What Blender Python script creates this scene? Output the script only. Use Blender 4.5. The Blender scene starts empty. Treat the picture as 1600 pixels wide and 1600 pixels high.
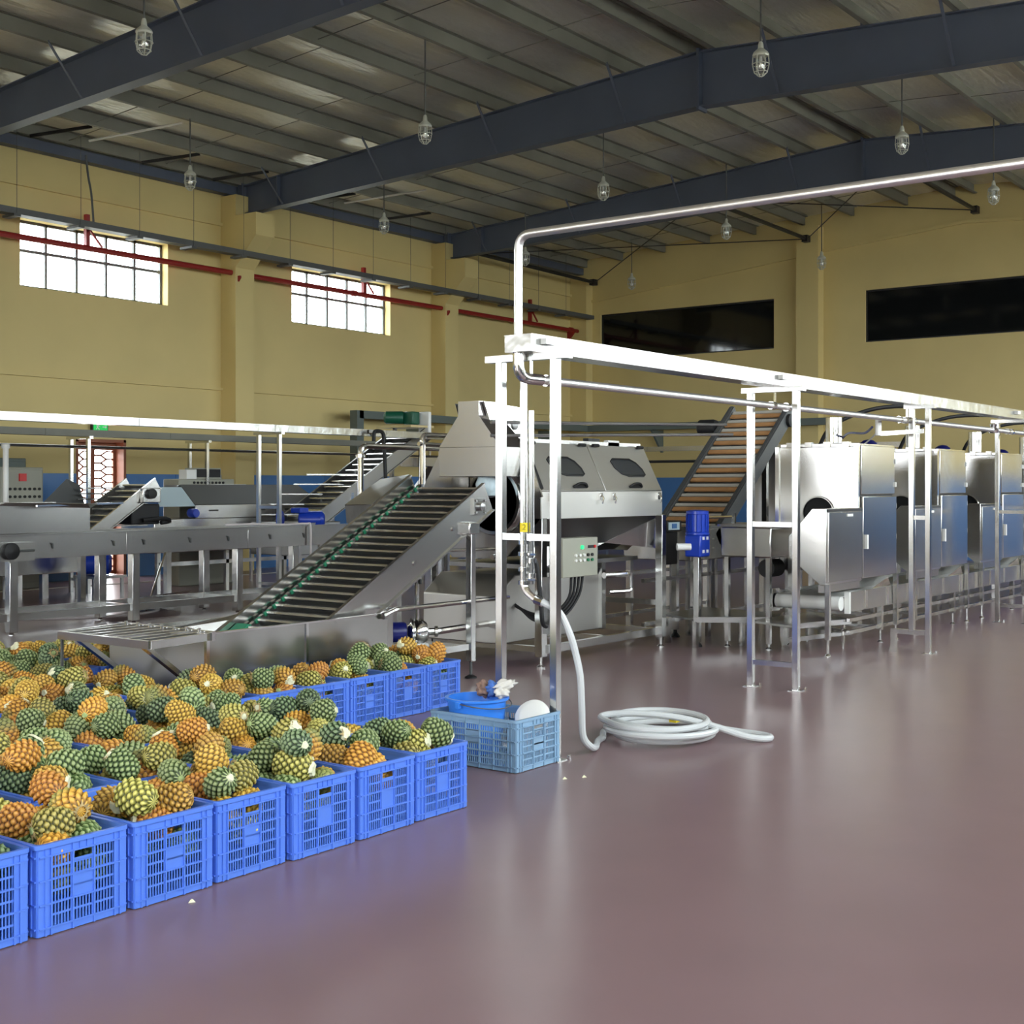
import bpy, bmesh, math, random
from mathutils import Vector, Matrix
random.seed(7)
S = bpy.context.scene
COL = S.collection
PI = math.pi

# ------------------------------------------------------------------ camera, sky, exposure
# world axes: X runs along the left wall away from the camera, Y runs across the hall to the left wall, Z up (metres)
cam_d = bpy.data.cameras.new('camera'); cam = bpy.data.objects.new('camera', cam_d); COL.objects.link(cam)
cam.location = (0, 0, 1.6); cam.rotation_euler = (PI/2, 0, math.radians(37.0-90))
cam_d.sensor_width = 36; cam_d.lens = 2060/1600*36; cam_d.shift_y = -40/1600
cam_d.clip_end = 200
S.camera = cam

W = bpy.data.worlds.new('overcast_sky'); S.world = W; W.use_nodes = True
bg = W.node_tree.nodes['Background']; bg.inputs[0].default_value = (0.93, 0.965, 1.0, 1); bg.inputs[1].default_value = 15.2

S.view_settings.view_transform = 'Standard'; S.view_settings.look = 'None'
S.view_settings.gamma = 1; S.view_settings.use_curve_mapping = False
S.view_settings.exposure = 0.08
try:
    S.cycles.use_denoising = True
    S.cycles.max_bounces = 10; S.cycles.diffuse_bounces = 6; S.cycles.glossy_bounces = 5; S.cycles.transparent_max_bounces = 12
    S.cycles.sample_clamp_indirect = 6.0; S.cycles.caustics_reflective = False; S.cycles.caustics_refractive = False
except Exception: pass

def portal(loc, rot, sx, sy):
    l = bpy.data.lights.new('daylight_opening', 'AREA'); l.shape = 'RECTANGLE'; l.size = sx; l.size_y = sy
    l.cycles.is_portal = True
    o = bpy.data.objects.new('daylight_opening', l); COL.objects.link(o); o.location = loc; o.rotation_euler = rot

# hall dimensions
VL = 19.5      # left wall plane
VR = -2.0      # right wall plane (behind the camera)
UB = 28.7      # back wall plane
UN = -6.0      # near wall plane
RIDGE = 9.35
def ztop(v): return 7.33 + 0.062*(18.9-RIDGE) - 0.062*abs(v-RIDGE)
def zbot(v): return 6.78 + 0.036*(18.9-RIDGE) - 0.036*abs(v-RIDGE)
WIN_L = [(-5.6,-2.6), (0.3,3.3), (6.3,9.3), (12.44,15.44), (18.52,21.45)]
WZ0, WZ1 = 4.90, 6.02
WIN_R = [(-4.8,-1.2), (0.9,4.6), (6.9,10.6), (12.9,16.6), (18.9,22.6), (24.6,28.0)]
RZ0, RZ1 = 2.3, 6.0
DOOR_U = (13.50, 14.52); DOOR_Z = 2.42
NEAR_V = (2.0, 6.5); NEAR_Z = 3.8
NEAR_W = (11.8, 15.6, 1.3, 3.4)   # unseen opening added beside the doorway to brighten the dryer fronts
for a, b in WIN_L: portal(((a+b)/2, VL+0.28, (WZ0+WZ1)/2), (-PI/2, 0, 0), b-a, WZ1-WZ0)
for a, b in WIN_R: portal(((a+b)/2, VR-0.28, (RZ0+RZ1)/2), (PI/2, 0, 0), b-a, RZ1-RZ0)
portal((UN-0.28, sum(NEAR_V)/2, NEAR_Z/2), (PI/2, 0, -PI/2), NEAR_V[1]-NEAR_V[0], NEAR_Z)
portal((UN-0.28, sum(NEAR_W[:2])/2, sum(NEAR_W[2:])/2), (PI/2, 0, -PI/2), NEAR_W[1]-NEAR_W[0], NEAR_W[3]-NEAR_W[2])
portal((sum(DOOR_U)/2, VL+0.36, DOOR_Z/2), (-PI/2, 0, 0), DOOR_U[1]-DOOR_U[0], DOOR_Z)

# ------------------------------------------------------------------ helpers
def lin(r, g=None, b=None):
    c = (r, g, b) if g is not None else r
    return tuple(((x/255)/12.92 if x/255 <= 0.04045 else ((x/255+0.055)/1.055)**2.4) for x in c) + (1.0,)

def nn(t, typ, **kw):
    n = t.nodes.new(typ)
    for k, v in kw.items(): setattr(n, k, v)
    return n

def material(name, col, rough=0.5, metal=0.0, var=0.0, vscale=3.0, rvar=0.0, bump=0.0, bscale=20.0, bdist=0.01, stretch=None, coat=0.0, emit=None, estr=0, spec=None, objvar=0.0):
    m = bpy.data.materials.new(name); m.use_nodes = True
    t = m.node_tree; p = t.nodes['Principled BSDF']
    p.inputs['Base Color'].default_value = col; p.inputs['Roughness'].default_value = rough; p.inputs['Metallic'].default_value = metal
    if spec is not None: p.inputs['Specular IOR Level'].default_value = spec
    if coat: p.inputs['Coat Weight'].default_value = coat; p.inputs['Coat Roughness'].default_value = 0.12
    if emit: p.inputs['Emission Color'].default_value = emit; p.inputs['Emission Strength'].default_value = estr
    co = None
    if var or rvar or bump:
        tc = nn(t, 'ShaderNodeTexCoord'); mp = nn(t, 'ShaderNodeMapping')
        t.links.new(tc.outputs['Object'], mp.inputs[0])
        if stretch: mp.inputs['Scale'].default_value = stretch
        co = mp.outputs[0]
    if var or rvar:
        n = nn(t, 'ShaderNodeTexNoise'); n.inputs['Scale'].default_value = vscale; n.inputs['Detail'].default_value = 5
        t.links.new(co, n.inputs['Vector'])
        if var:
            r = nn(t, 'ShaderNodeMapRange'); r.inputs[1].default_value = 0.3; r.inputs[2].default_value = 0.7
            r.inputs[3].default_value = 1-var; r.inputs[4].default_value = 1+var
            t.links.new(n.outputs[0], r.inputs[0])
            mx = nn(t, 'ShaderNodeMix', data_type='RGBA', blend_type='MULTIPLY'); mx.inputs[0].default_value = 1
            mx.inputs[6].default_value = col
            t.links.new(r.outputs[0], mx.inputs[7]); t.links.new(mx.outputs[2], p.inputs['Base Color'])
        if rvar:
            r = nn(t, 'ShaderNodeMapRange'); r.inputs[1].default_value = 0.3; r.inputs[2].default_value = 0.7
            r.inputs[3].default_value = max(0.02, rough-rvar); r.inputs[4].default_value = rough+rvar
            t.links.new(n.outputs[0], r.inputs[0]); t.links.new(r.outputs[0], p.inputs['Roughness'])
    if bump:
        n = nn(t, 'ShaderNodeTexNoise'); n.inputs['Scale'].default_value = bscale; n.inputs['Detail'].default_value = 3
        t.links.new(co, n.inputs['Vector'])
        b = nn(t, 'ShaderNodeBump'); b.inputs['Strength'].default_value = bump; b.inputs['Distance'].default_value = bdist
        t.links.new(n.outputs[0], b.inputs['Height']); t.links.new(b.outputs[0], p.inputs['Normal'])
    return m

M = {}
M['yellow'] = material('yellow_wall_paint', lin(212,193,134), 0.75, var=0.05, vscale=0.7, bump=0.15, bscale=60, bdist=0.003)
M['floor'] = material('mauve_epoxy_floor', lin(130,105,108), 0.28, var=0.05, vscale=2.2, bump=0.03, bscale=90, bdist=0.002)
M['tile'] = material('blue_dado_panel', lin(76,124,184), 0.3, var=0.04)
M['joint'] = material('pale_joint', lin(200,196,186), 0.7)
M['roof'] = material('foil_faced_roof', lin(224,222,212), 0.34, 0.45, var=0.06, vscale=0.6, bump=0.45, bscale=2.5, bdist=0.06, stretch=(1,5,1))
M['purlin'] = material('grey_galvanised_purlin', lin(128,128,118), 0.6, var=0.12, vscale=1.5)
M['rafter'] = material('slate_painted_steel', lin(82,90,108), 0.5, var=0.08, vscale=1.0)
M['dark'] = material('black_painted_steel', lin(30,30,32), 0.5)
M['steel'] = material('brushed_stainless', (0.67,0.665,0.65,1), 0.19, 1.0, bump=0.05, bscale=1.6, bdist=0.03)
M['steel2'] = material('satin_stainless', (0.54,0.53,0.51,1), 0.23, 1.0, bump=0.03, bscale=2.5, bdist=0.02)
M['bright'] = material('polished_stainless', (0.80,0.80,0.79,1), 0.16, 1.0)
M['frame'] = material('stainless_box_section', (0.62,0.62,0.61,1), 0.18, 1.0)
M['satin'] = material('satin_sheet_steel', (0.64,0.63,0.60,1), 0.40, 1.0, bump=0.02, bscale=2.5, bdist=0.02)
M['tile2'] = material('slate_blue_dado_panel', lin(86,96,106), 0.4, var=0.04)
M['galv'] = material('grey_steel', (0.34,0.34,0.34,1), 0.30, 1.0)
M['foil'] = material('bright_wrinkled_cover', (0.44,0.44,0.42,1), 0.27, 1.0, bump=0.3, bscale=4, bdist=0.03)
M['pipe'] = material('brushed_pipe', (0.84,0.84,0.83,1), 0.36, 1.0)
M['grey'] = material('grey_paint', lin(150,154,150), 0.45)
M['greygreen'] = material('grey_green_paint', lin(98,108,104), 0.55)
M['winframe'] = material('window_frame_grey', lin(96,98,98), 0.5)
M['red'] = material('red_pipe_paint', lin(142,28,26), 0.45)
M['brownred'] = material('red_brown_door_paint', lin(150,92,66), 0.5, var=0.1, vscale=5)
M['bluemotor'] = material('blue_enamel', lin(26,62,178), 0.3)
M['navy'] = material('navy_enamel', lin(22,30,110), 0.35)
M['greenmotor'] = material('dark_green_enamel', lin(22,84,62), 0.4)
M['greenchain'] = material('green_plastic', lin(44,142,104), 0.45)
M['rubber'] = material('black_rubber', lin(24,24,26), 0.6)
M['belt'] = material('dark_conveyor_plate', lin(104,104,102), 0.5, var=0.2, vscale=8)
M['black'] = material('opening_shade_black', lin(12,12,13), 0.8)  # shade inside the drum mouth and dryer inlets, put into the colour
M['brownslat'] = material('brown_slat', lin(194,146,98), 0.55, var=0.14, vscale=6)
M['white'] = material('white_plastic', lin(236,236,232), 0.35)
M['crate'] = material('royal_blue_plastic', lin(88,130,226), 0.36)
M['crate2'] = material('pale_blue_plastic', lin(138,172,202), 0.5, var=0.08, vscale=6)
M['basin'] = material('bright_blue_plastic', lin(58,132,232), 0.3)
M['glow_green'] = material('green_indicator', lin(30,200,110), 0.4, emit=lin(40,230,130), estr=1.2)
M['sign_green'] = material('exit_sign_green', lin(10,140,60), 0.4, emit=lin(20,190,80), estr=0.8)
M['redbtn'] = material('red_button', lin(206,40,40), 0.4)
M['greenbtn'] = material('green_button', lin(30,120,80), 0.4)
M['yellowtag'] = material('yellow_tag', lin(238,214,40), 0.5)
M['cloth_w'] = material('white_cloth', lin(214,210,202), 0.9, var=0.1, vscale=20)
M['cloth_b'] = material('blue_cloth', lin(78,118,190), 0.9, var=0.25, vscale=25)
M['cloth_t'] = material('brown_cloth', lin(140,112,98), 0.9, var=0.2, vscale=25)
M['ground'] = material('outside_concrete', lin(170,168,160), 0.9, var=0.08, vscale=0.5)
M['bracket'] = material('dark_grey_steel', lin(84,86,86), 0.5)
M['cable'] = material('white_cable', lin(214,206,206), 0.5)
M['lampbody'] = material('lamp_grey_enamel', lin(188,190,178), 0.4)
M['label'] = material('printed_pale_label', lin(206,226,234), 0.4)
M['cabinet'] = material('cabinet_grey_paint', lin(158,158,144), 0.45)

def glass_mat(name, tint, mixfac, rough=0.02):
    m = bpy.data.materials.new(name); m.use_nodes = True; t = m.node_tree; t.nodes.clear()
    o = nn(t, 'ShaderNodeOutputMaterial'); tr = nn(t, 'ShaderNodeBsdfTransparent'); g = nn(t, 'ShaderNodeBsdfGlossy'); mx = nn(t, 'ShaderNodeMixShader')
    tr.inputs[0].default_value = tint; g.inputs['Roughness'].default_value = rough; g.inputs[0].default_value = (1,1,1,1)
    mx.inputs[0].default_value = mixfac
    t.links.new(tr.outputs[0], mx.inputs[1]); t.links.new(g.outputs[0], mx.inputs[2]); t.links.new(mx.outputs[0], o.inputs[0])
    return m
M['glass'] = glass_mat('clear_window_glass', (0.92,0.95,0.95,1), 0.06)
M['lampglass'] = glass_mat('lamp_glass', (0.9,0.92,0.92,1), 0.22, 0.08)
M['darkglass'] = material('dark_window_glass', (0.006,0.007,0.007,1), 0.06, spec=0.5)
M['smoke'] = material('smoked_inspection_glass', (0.045,0.05,0.055,1), 0.12)
def hose_mat():
    m = bpy.data.materials.new('clear_milky_hose'); m.use_nodes = True; p = m.node_tree.nodes['Principled BSDF']
    p.inputs['Base Color'].default_value = lin(206,209,210); p.inputs['Roughness'].default_value = 0.28
    p.inputs['Subsurface Weight'].default_value = 0.35; p.inputs['Subsurface Radius'].default_value = (0.03,0.03,0.03)
    return m
M['hose'] = hose_mat()

ORG = {}
class MB:
    def __init__(s): s.v = []; s.f = []
    def add(s, vs, fs):
        o = len(s.v); s.v += [tuple(x) for x in vs]; s.f += [tuple(i+o for i in f) for f in fs]; return s
    def box(s, x0, x1, y0, y1, z0, z1):
        return s.add([(x0,y0,z0),(x1,y0,z0),(x1,y1,z0),(x0,y1,z0),(x0,y0,z1),(x1,y0,z1),(x1,y1,z1),(x0,y1,z1)],
                     [(0,3,2,1),(4,5,6,7),(0,1,5,4),(1,2,6,5),(2,3,7,6),(3,0,4,7)])
    def bar(s, p, q, w, h=None, up=(0,0,1)):
        h = h or w; p = Vector(p); q = Vector(q); d = (q-p).normalized(); up = Vector(up)
        if abs(d.dot(up)) > 0.99: up = Vector((1,0,0))
        a = d.cross(up).normalized()*(w/2); b = a.cross(d).normalized()*(h/2)
        vs = [c+sa*a+sb*b for c in (p,q) for sa, sb in ((-1,-1),(1,-1),(1,1),(-1,1))]
        return s.add(vs, [(0,1,2,3),(7,6,5,4),(0,4,5,1),(1,5,6,2),(2,6,7,3),(3,7,4,0)])
    def cyl(s, p, q, r, n=12, r2=None):
        return s.tube([p,q], [r, r if r2 is None else r2], n)
    def tube(s, pts, r, n=8, closed=False, caps=True):
        pts = [Vector(p) for p in pts]; k = len(pts); rs = r if isinstance(r, (list,tuple)) else [r]*k
        o = len(s.v); prev = None
        for i, p in enumerate(pts):
            if closed: d = pts[(i+1)%k]-pts[i-1]
            else: d = pts[min(i+1,k-1)]-pts[max(i-1,0)]
            d.normalize()
            if prev is None:
                up = Vector((0,0,1)) if abs(d.z) < 0.95 else Vector((1,0,0))
                a = d.cross(up).normalized()
            else:
                a = (prev - d*prev.dot(d)); a.normalize()
            prev = a; b = d.cross(a)
            s.v += [tuple(p + (a*math.cos(2*PI*j/n)+b*math.sin(2*PI*j/n))*rs[i]) for j in range(n)]
        for i in range(k if closed else k-1):
            i2 = (i+1) % k
            s.f += [(o+i*n+j, o+i*n+(j+1)%n, o+i2*n+(j+1)%n, o+i2*n+j) for j in range(n)]
        if caps and not closed:
            s.f.append(tuple(o+j for j in reversed(range(n)))); s.f.append(tuple(o+(k-1)*n+j for j in range(n)))
        return s
    def prism(s, poly, axis, a0, a1):
        n = len(poly)
        def P(q, a):
            if axis == 'x': return (a, q[0], q[1])
            if axis == 'y': return (q[0], a, q[1])
            return (q[0], q[1], a)
        return s.add([P(q,a0) for q in poly]+[P(q,a1) for q in poly],
                     [tuple(range(n)), tuple(reversed(range(n,2*n)))]+[(i,(i+1)%n,n+(i+1)%n,n+i) for i in range(n)])
    def sheet(s, pts, t):
        pts = [Vector(p) for p in pts]; nrm = (pts[1]-pts[0]).cross(pts[2]-pts[0]).normalized()*t; n = len(pts)
        return s.add(pts+[p+nrm for p in pts], [tuple(range(n)), tuple(reversed(range(n,2*n)))]+[(i,(i+1)%n,n+(i+1)%n,n+i) for i in range(n)])
    def lathe(s, prof, c, n=16, axis=(0,0,1)):
        ax = Vector(axis).normalized(); a = ax.orthogonal().normalized(); b = ax.cross(a); c = Vector(c); o = len(s.v); k = len(prof)
        for r, z in prof:
            s.v += [tuple(c+ax*z+(a*math.cos(2*PI*j/n)+b*math.sin(2*PI*j/n))*max(r,1e-4)) for j in range(n)]
        for i in range(k-1): s.f += [(o+i*n+j, o+i*n+(j+1)%n, o+(i+1)*n+(j+1)%n, o+(i+1)*n+j) for j in range(n)]
        s.f.append(tuple(o+j for j in reversed(range(n)))); s.f.append(tuple(o+(k-1)*n+j for j in range(n)))
        return s
    def loft(s, a, b):
        n = len(a); return s.add(list(a)+list(b), [tuple(range(n)), tuple(reversed(range(n,2*n)))]+[(i,(i+1)%n,n+(i+1)%n,n+i) for i in range(n)])
    def mesh(s, name, mat, org=(0,0,0), smooth=True, ang=35):
        me = bpy.data.meshes.new(name)
        me.from_pydata([(x-org[0],y-org[1],z-org[2]) for x,y,z in s.v], [], s.f); me.validate()
        bm = bmesh.new(); bm.from_mesh(me); bmesh.ops.recalc_face_normals(bm, faces=bm.faces); bm.to_mesh(me); bm.free()
        if smooth:
            me.polygons.foreach_set('use_smooth', [True]*len(me.polygons)); me.set_sharp_from_angle(angle=math.radians(ang))
        me.materials.append(M[mat] if isinstance(mat, str) else mat)
        return me
    def build(s, name, mat, parent=None, bevel=0.0, org=None, **kw):
        og = ORG[parent] if parent is not None else (org or (0,0,0))
        o = bpy.data.objects.new(name, s.mesh(name, mat, og)); COL.objects.link(o)
        if parent is not None: o.parent = parent
        else: o.location = og
        ORG[o] = og
        if bevel:
            b = o.modifiers.new('bevel', 'BEVEL'); b.width = bevel; b.segments = 2; b.limit_method = 'ANGLE'; b.angle_limit = math.radians(40)
        for k, v in kw.items(): o[k] = v
        return o

def thing(name, label, cat, loc=(0,0,0), group=None):
    o = bpy.data.objects.new(name, None); COL.objects.link(o); o.location = loc; o.empty_display_size = 0.1
    o['label'] = label; o['category'] = cat; ORG[o] = tuple(loc)
    if group: o['group'] = group
    return o
def struct(name, mb, mat, label=None, **kw):
    o = mb.build(name, mat, None, **kw); o['kind'] = 'structure'
    if label: o['label'] = label
    return o
def lab(o, s): o['label'] = s; return o
def arc(c, a, b, r, t0, t1, n=8):
    """points on a circle spanned by unit vectors a, b"""
    c = Vector(c); a = Vector(a); b = Vector(b)
    return [c+(a*math.cos(t0+(t1-t0)*i/n)+b*math.sin(t0+(t1-t0)*i/n))*r for i in range(n+1)]
def bent(pts, r, k=5):
    """round the corners of a polyline"""
    pts = [Vector(p) for p in pts]; out = [pts[0]]
    for i in range(1, len(pts)-1):
        p, c, q = pts[i-1], pts[i], pts[i+1]; d1 = (p-c); d2 = (q-c); rr = min(r, d1.length*0.45, d2.length*0.45)
        a = c+d1.normalized()*rr; b = c+d2.normalized()*rr
        for j in range(k+1):
            t = j/k; out.append(a*(1-t)**2+c*2*t*(1-t)+b*t*t)
    out.append(pts[-1]); return out
def smoothed(pts, n=6, closed=False):
    pts = [Vector(p) for p in pts]; k = len(pts); out = []
    rng = range(k if closed else k-1)
    for i in rng:
        g = (lambda j: pts[j % k]) if closed else (lambda j: pts[max(0,min(k-1,j))])
        p0, p1, p2, p3 = g(i-1), g(i), g(i+1), g(i+2)
        for j in range(n):
            t = j/n
            out.append(0.5*((2*p1)+(p2-p0)*t+(2*p0-5*p1+4*p2-p3)*t*t+(3*p1-p0-3*p2+p3)*t**3))
    if not closed: out.append(pts[-1])
    return out
ORD = ['first','second','third','fourth','fifth','sixth','seventh','eighth','ninth','tenth','eleventh','twelfth']

# ------------------------------------------------------------------ the hall
struct('ground', MB().box(-70,90,-60,80,-0.6,-0.25), 'ground')
struct('floor', MB().box(UN-0.3,UB+0.3,VR-0.3,VL+0.3,-0.2,0), 'floor', 'glossy mauve brown epoxy floor of the hall')

def wall_cells(mb, axis, plane0, plane1, a0, a1, z0, z1, holes):
    """a wall slab with real rectangular openings (a0,a1,z0,z1)"""
    xs = sorted(set([a0,a1]+[h for ho in holes for h in ho[:2]])); zs = sorted(set([z0,z1]+[h for ho in holes for h in ho[2:]]))
    for i in range(len(xs)-1):
        run = None
        for j in range(len(zs)-1):
            cx, cz = (xs[i]+xs[i+1])/2, (zs[j]+zs[j+1])/2
            solid = not any(h[0] < cx < h[1] and h[2] < cz < h[3] for h in holes)
            if solid:
                if axis == 'x': mb.box(xs[i],xs[i+1],plane0,plane1,zs[j],zs[j+1])
                else: mb.box(plane0,plane1,xs[i],xs[i+1],zs[j],zs[j+1])
    return mb
holesL = [(a,b,WZ0,WZ1) for a,b in WIN_L]+[(DOOR_U[0],DOOR_U[1],0,DOOR_Z)]
wl = struct('wall_left', wall_cells(MB(),'x',VL,VL+0.3,UN,UB+0.3,0,7.30,holesL), 'yellow', 'pale yellow left wall with high windows and blue dado')
def gable(u0, u1):
    return [(VR-0.3,0),(VL+0.3,0),(VL+0.3,ztop(VL)+0.2),(RIDGE,ztop(RIDGE)+0.2),(VR-0.3,ztop(VR)+0.2)]
HB = [(13.85,18.75,4.87,6.05),(6.7,11.6,4.87,6.05)]
mb = wall_cells(MB(),'y',UB,UB+0.3,VR-0.3,VL+0.3,0,6.9,HB)
mb.prism([(VR-0.3,6.9),(VL+0.3,6.9),(VL+0.3,ztop(VL)+0.2),(RIDGE,ztop(RIDGE)+0.2),(VR-0.3,ztop(VR)+0.2)],'x',UB,UB+0.3)
wb = struct('wall_back', mb, 'yellow', 'pale yellow gable wall at the far end with dark windows')
mb = wall_cells(MB(),'x',VR-0.3,VR,UN,UB,0,7.35,[(a,b,RZ0,RZ1) for a,b in WIN_R])
wr = struct('wall_right', mb, 'yellow', 'yellow right wall')
mb = wall_cells(MB(),'y',UN-0.3,UN,VR-0.3,VL+0.3,0,6.9,[(NEAR_V[0],NEAR_V[1],0,NEAR_Z),NEAR_W])
mb.prism([(VR-0.3,6.9),(VL+0.3,6.9),(VL+0.3,ztop(VL)+0.2),(RIDGE,ztop(RIDGE)+0.2),(VR-0.3,ztop(VR)+0.2)],'x',UN-0.3,UN)
wn = struct('wall_near', mb, 'yellow', 'yellow near wall with a wide doorway')

# blue dado panels, each a piece of its wall, with open joints between them
pan = {}
def dado(parent, axis, plane, sgn, a0, a1, pm='tile'):
    n = max(1, round((a1-a0)/1.22)); w = (a1-a0)/n
    for i in range(n):
        x0, x1 = a0+i*w+0.004, a0+(i+1)*w-0.004
        mb = MB()
        if axis == 'x': mb.box(x0,x1,min(plane,plane+sgn*0.02),max(plane,plane+sgn*0.02),0.0,1.82)
        else: mb.box(min(plane,plane+sgn*0.02),max(plane,plane+sgn*0.02),x0,x1,0.0,1.82)
        mb.build('dado_panel', pm, parent)
dado(wl,'x',VL,-1,UN,DOOR_U[0]); dado(wl,'x',VL,-1,DOOR_U[1],16.68); dado(wl,'x',VL,-1,17.14,22.83); dado(wl,'x',VL,-1,23.29,UB)
dado(wr,'x',VR,1,UN,UB,'tile2')
dado(wb,'y',UB,-1,VR,12.6); dado(wb,'y',UB,-1,13.15,VL)

# pilasters and corbels under each rafter (parts of the wall)
for u in (4.9, 10.91, 16.91, 23.06):
    MB().box(u-0.23,u+0.23,VL-0.42,VL,0,7.1).build('pilaster','yellow',wl)
    MB().prism([(VL-0.42,6.70),(VL-0.98,6.70),(VL-0.98,6.28),(VL-0.42,5.72)],'x',u-0.23,u+0.23).build('corbel','yellow',wl)
MB().box(UB-0.3,UB,12.6,13.15,0,ztop(12.9)-0.1).build('pilaster','yellow',wb)
MB().box(UB-0.3,UB,VL-0.5,VL,0,7.0).build('pilaster','yellow',wb)
# thin ledges on the walls
for i,(a,b) in enumerate(((UN,10.68),(11.14,16.68),(17.14,22.83),(23.29,UB))):
    struct('trim_%d'%(i+1), MB().box(a,b,VL-0.06,VL,6.54,6.60), 'yellow')
    struct('trim_%d'%(i+5), MB().box(a,b,VL-0.07,VL,3.42,3.47), 'yellow')
mb = MB()
for (a,b) in (((19.0,6.45),(13.15,7.03)),((12.6,7.08),(9.35,7.36)),((9.35,7.36),(2.0,6.9))):
    mb.prism([(a[0],a[1]),(b[0],b[1]),(b[0],b[1]-0.07),(a[0],a[1]-0.07)],'x',UB-0.06,UB)
struct('trim_9', mb, 'yellow')
struct('trim_10', MB().box(UN,UB,18.15,18.20,0,0.012), 'joint', 'pale strip in the floor along the left machines')

# high windows of the left wall: frame, bars and each pane
def left_window(n, a, b):
    mb = MB(); y0, y1 = VL+0.17, VL+0.22; t = 0.045
    mb.box(a,b,y0,y1,WZ0,WZ0+t).box(a,b,y0,y1,WZ1-t,WZ1).box(a,a+t,y0,y1,WZ0,WZ1).box(b-t,b,y0,y1,WZ0,WZ1)
    w = struct('window_%d'%n, mb, 'winframe', 'high five by two pane window in the yellow left wall')
    zc = WZ0+0.62; cw = (b-a)/5
    for i in range(1,5): MB().box(a+i*cw-t/2,a+i*cw+t/2,y0,y1,WZ0,WZ1).build('mullion','winframe',w)
    MB().box(a,b,y0-0.005,y1+0.005,zc-t/2,zc+t/2).build('transom','winframe',w)
    for i in range(5):
        for z0,z1 in ((WZ0+t,zc-t/2),(zc+t/2,WZ1-t)):
            MB().box(a+i*cw+t/2,a+(i+1)*cw-t/2,y0+0.02,y0+0.026,z0,z1).build('pane','glass',w)
for i,(a,b) in enumerate(WIN_L): left_window(i+1,a,b)
lab(bpy.data.objects['window_4'], 'larger overexposed window above the door, left of the first pilaster')
lab(bpy.data.objects['window_5'], 'smaller bright window between the two yellow pilasters')
# dark windows of the back wall
for i,(a,b,z0,z1) in enumerate(HB):
    x0 = UB+0.06; t=0.035
    mb = MB().box(x0,x0+0.05,a,b,z0,z0+t).box(x0,x0+0.05,a,b,z1-t,z1).box(x0,x0+0.05,a,a+t,z0,z1).box(x0,x0+0.05,b-t,b,z0,z1)
    w = struct('window_%d'%(6+i), mb, 'dark', 'long black window high in the back wall, %s' % ('nearer the left corner','right of the pilaster')[i])
    n = 4; cw = (b-a)/n
    for k in range(n): MB().box(x0+0.02,x0+0.03,a+k*cw,a+(k+1)*cw,z0+t*0.5,z1-t*0.5).build('pane','darkglass',w)
# windows of the right wall (behind the camera; they light the hall)
for i,(a,b) in enumerate(WIN_R):
    mb = MB(); y0,y1 = VR-0.22,VR-0.17; t=0.05
    mb.box(a,b,y0,y1,RZ0,RZ0+t).box(a,b,y0,y1,RZ1-t,RZ1).box(a,a+t,y0,y1,RZ0,RZ1).box(b-t,b,y0,y1,RZ0,RZ1)
    w = struct('window_%d'%(8+i), mb, 'winframe')
    for k in range(1,4): MB().box(a+k*(b-a)/4-t/2,a+k*(b-a)/4+t/2,y0,y1,RZ0,RZ1).build('mullion','winframe',w)
    for k in range(4): MB().box(a+k*(b-a)/4+t/2,a+(k+1)*(b-a)/4-t/2,y0+0.02,y0+0.026,RZ0+t,RZ1-t).build('pane','glass',w)

# lattice door in the left wall
a,b = DOOR_U; y0,y1 = VL+0.22,VL+0.27
mb = MB().box(a,a+0.05,VL-0.01,y1,0,DOOR_Z).box(b-0.05,b,VL-0.01,y1,0,DOOR_Z).box(a,b,VL-0.01,y1,DOOR_Z-0.05,DOOR_Z)
dr = struct('door_1', mb, 'brownred', 'red brown double door with white lattice openings in the left wall')
mid = (a+b)/2-0.03
for (l0,l1) in ((a+0.05,mid),(mid,b-0.05)):
    st = 0.055; zb, zt = 0.12, 2.24
    mb = MB().box(l0,l0+st,y0,y1,0.01,DOOR_Z-0.05).box(l1-st,l1,y0,y1,0.01,DOOR_Z-0.05).box(l0+st,l1-st,y0,y1,0.01,zb).box(l0+st,l1-st,y0,y1,zt,DOOR_Z-0.05)
    leaf = mb.build('door_leaf','brownred',dr)
    g = MB(); xa, xb = l0+st, l1-st; xc = (xa+xb)/2; hh = 0.135; k = int((zt-zb)/hh)
    for i in range(k+1):
        z = zb+i*hh
        if z < zt: g.bar((xa,y0+0.02,z),(xa+(xc-xa)*0.7,y0+0.02,z),0.026)
        zz = z+hh/2
        if zz < zt:
            g.bar((xb,y0+0.02,zz),(xc+(xb-xc)*0.3,y0+0.02,zz),0.026)
            g.bar((xa+(xc-xa)*0.7,y0+0.02,z),(xc+(xb-xc)*0.3,y0+0.02,zz),0.026)
            if z+hh < zt: g.bar((xc+(xb-xc)*0.3,y0+0.02,zz),(xa+(xc-xa)*0.7,y0+0.02,z+hh),0.026)
    g.build('lattice','brownred',leaf)

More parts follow.
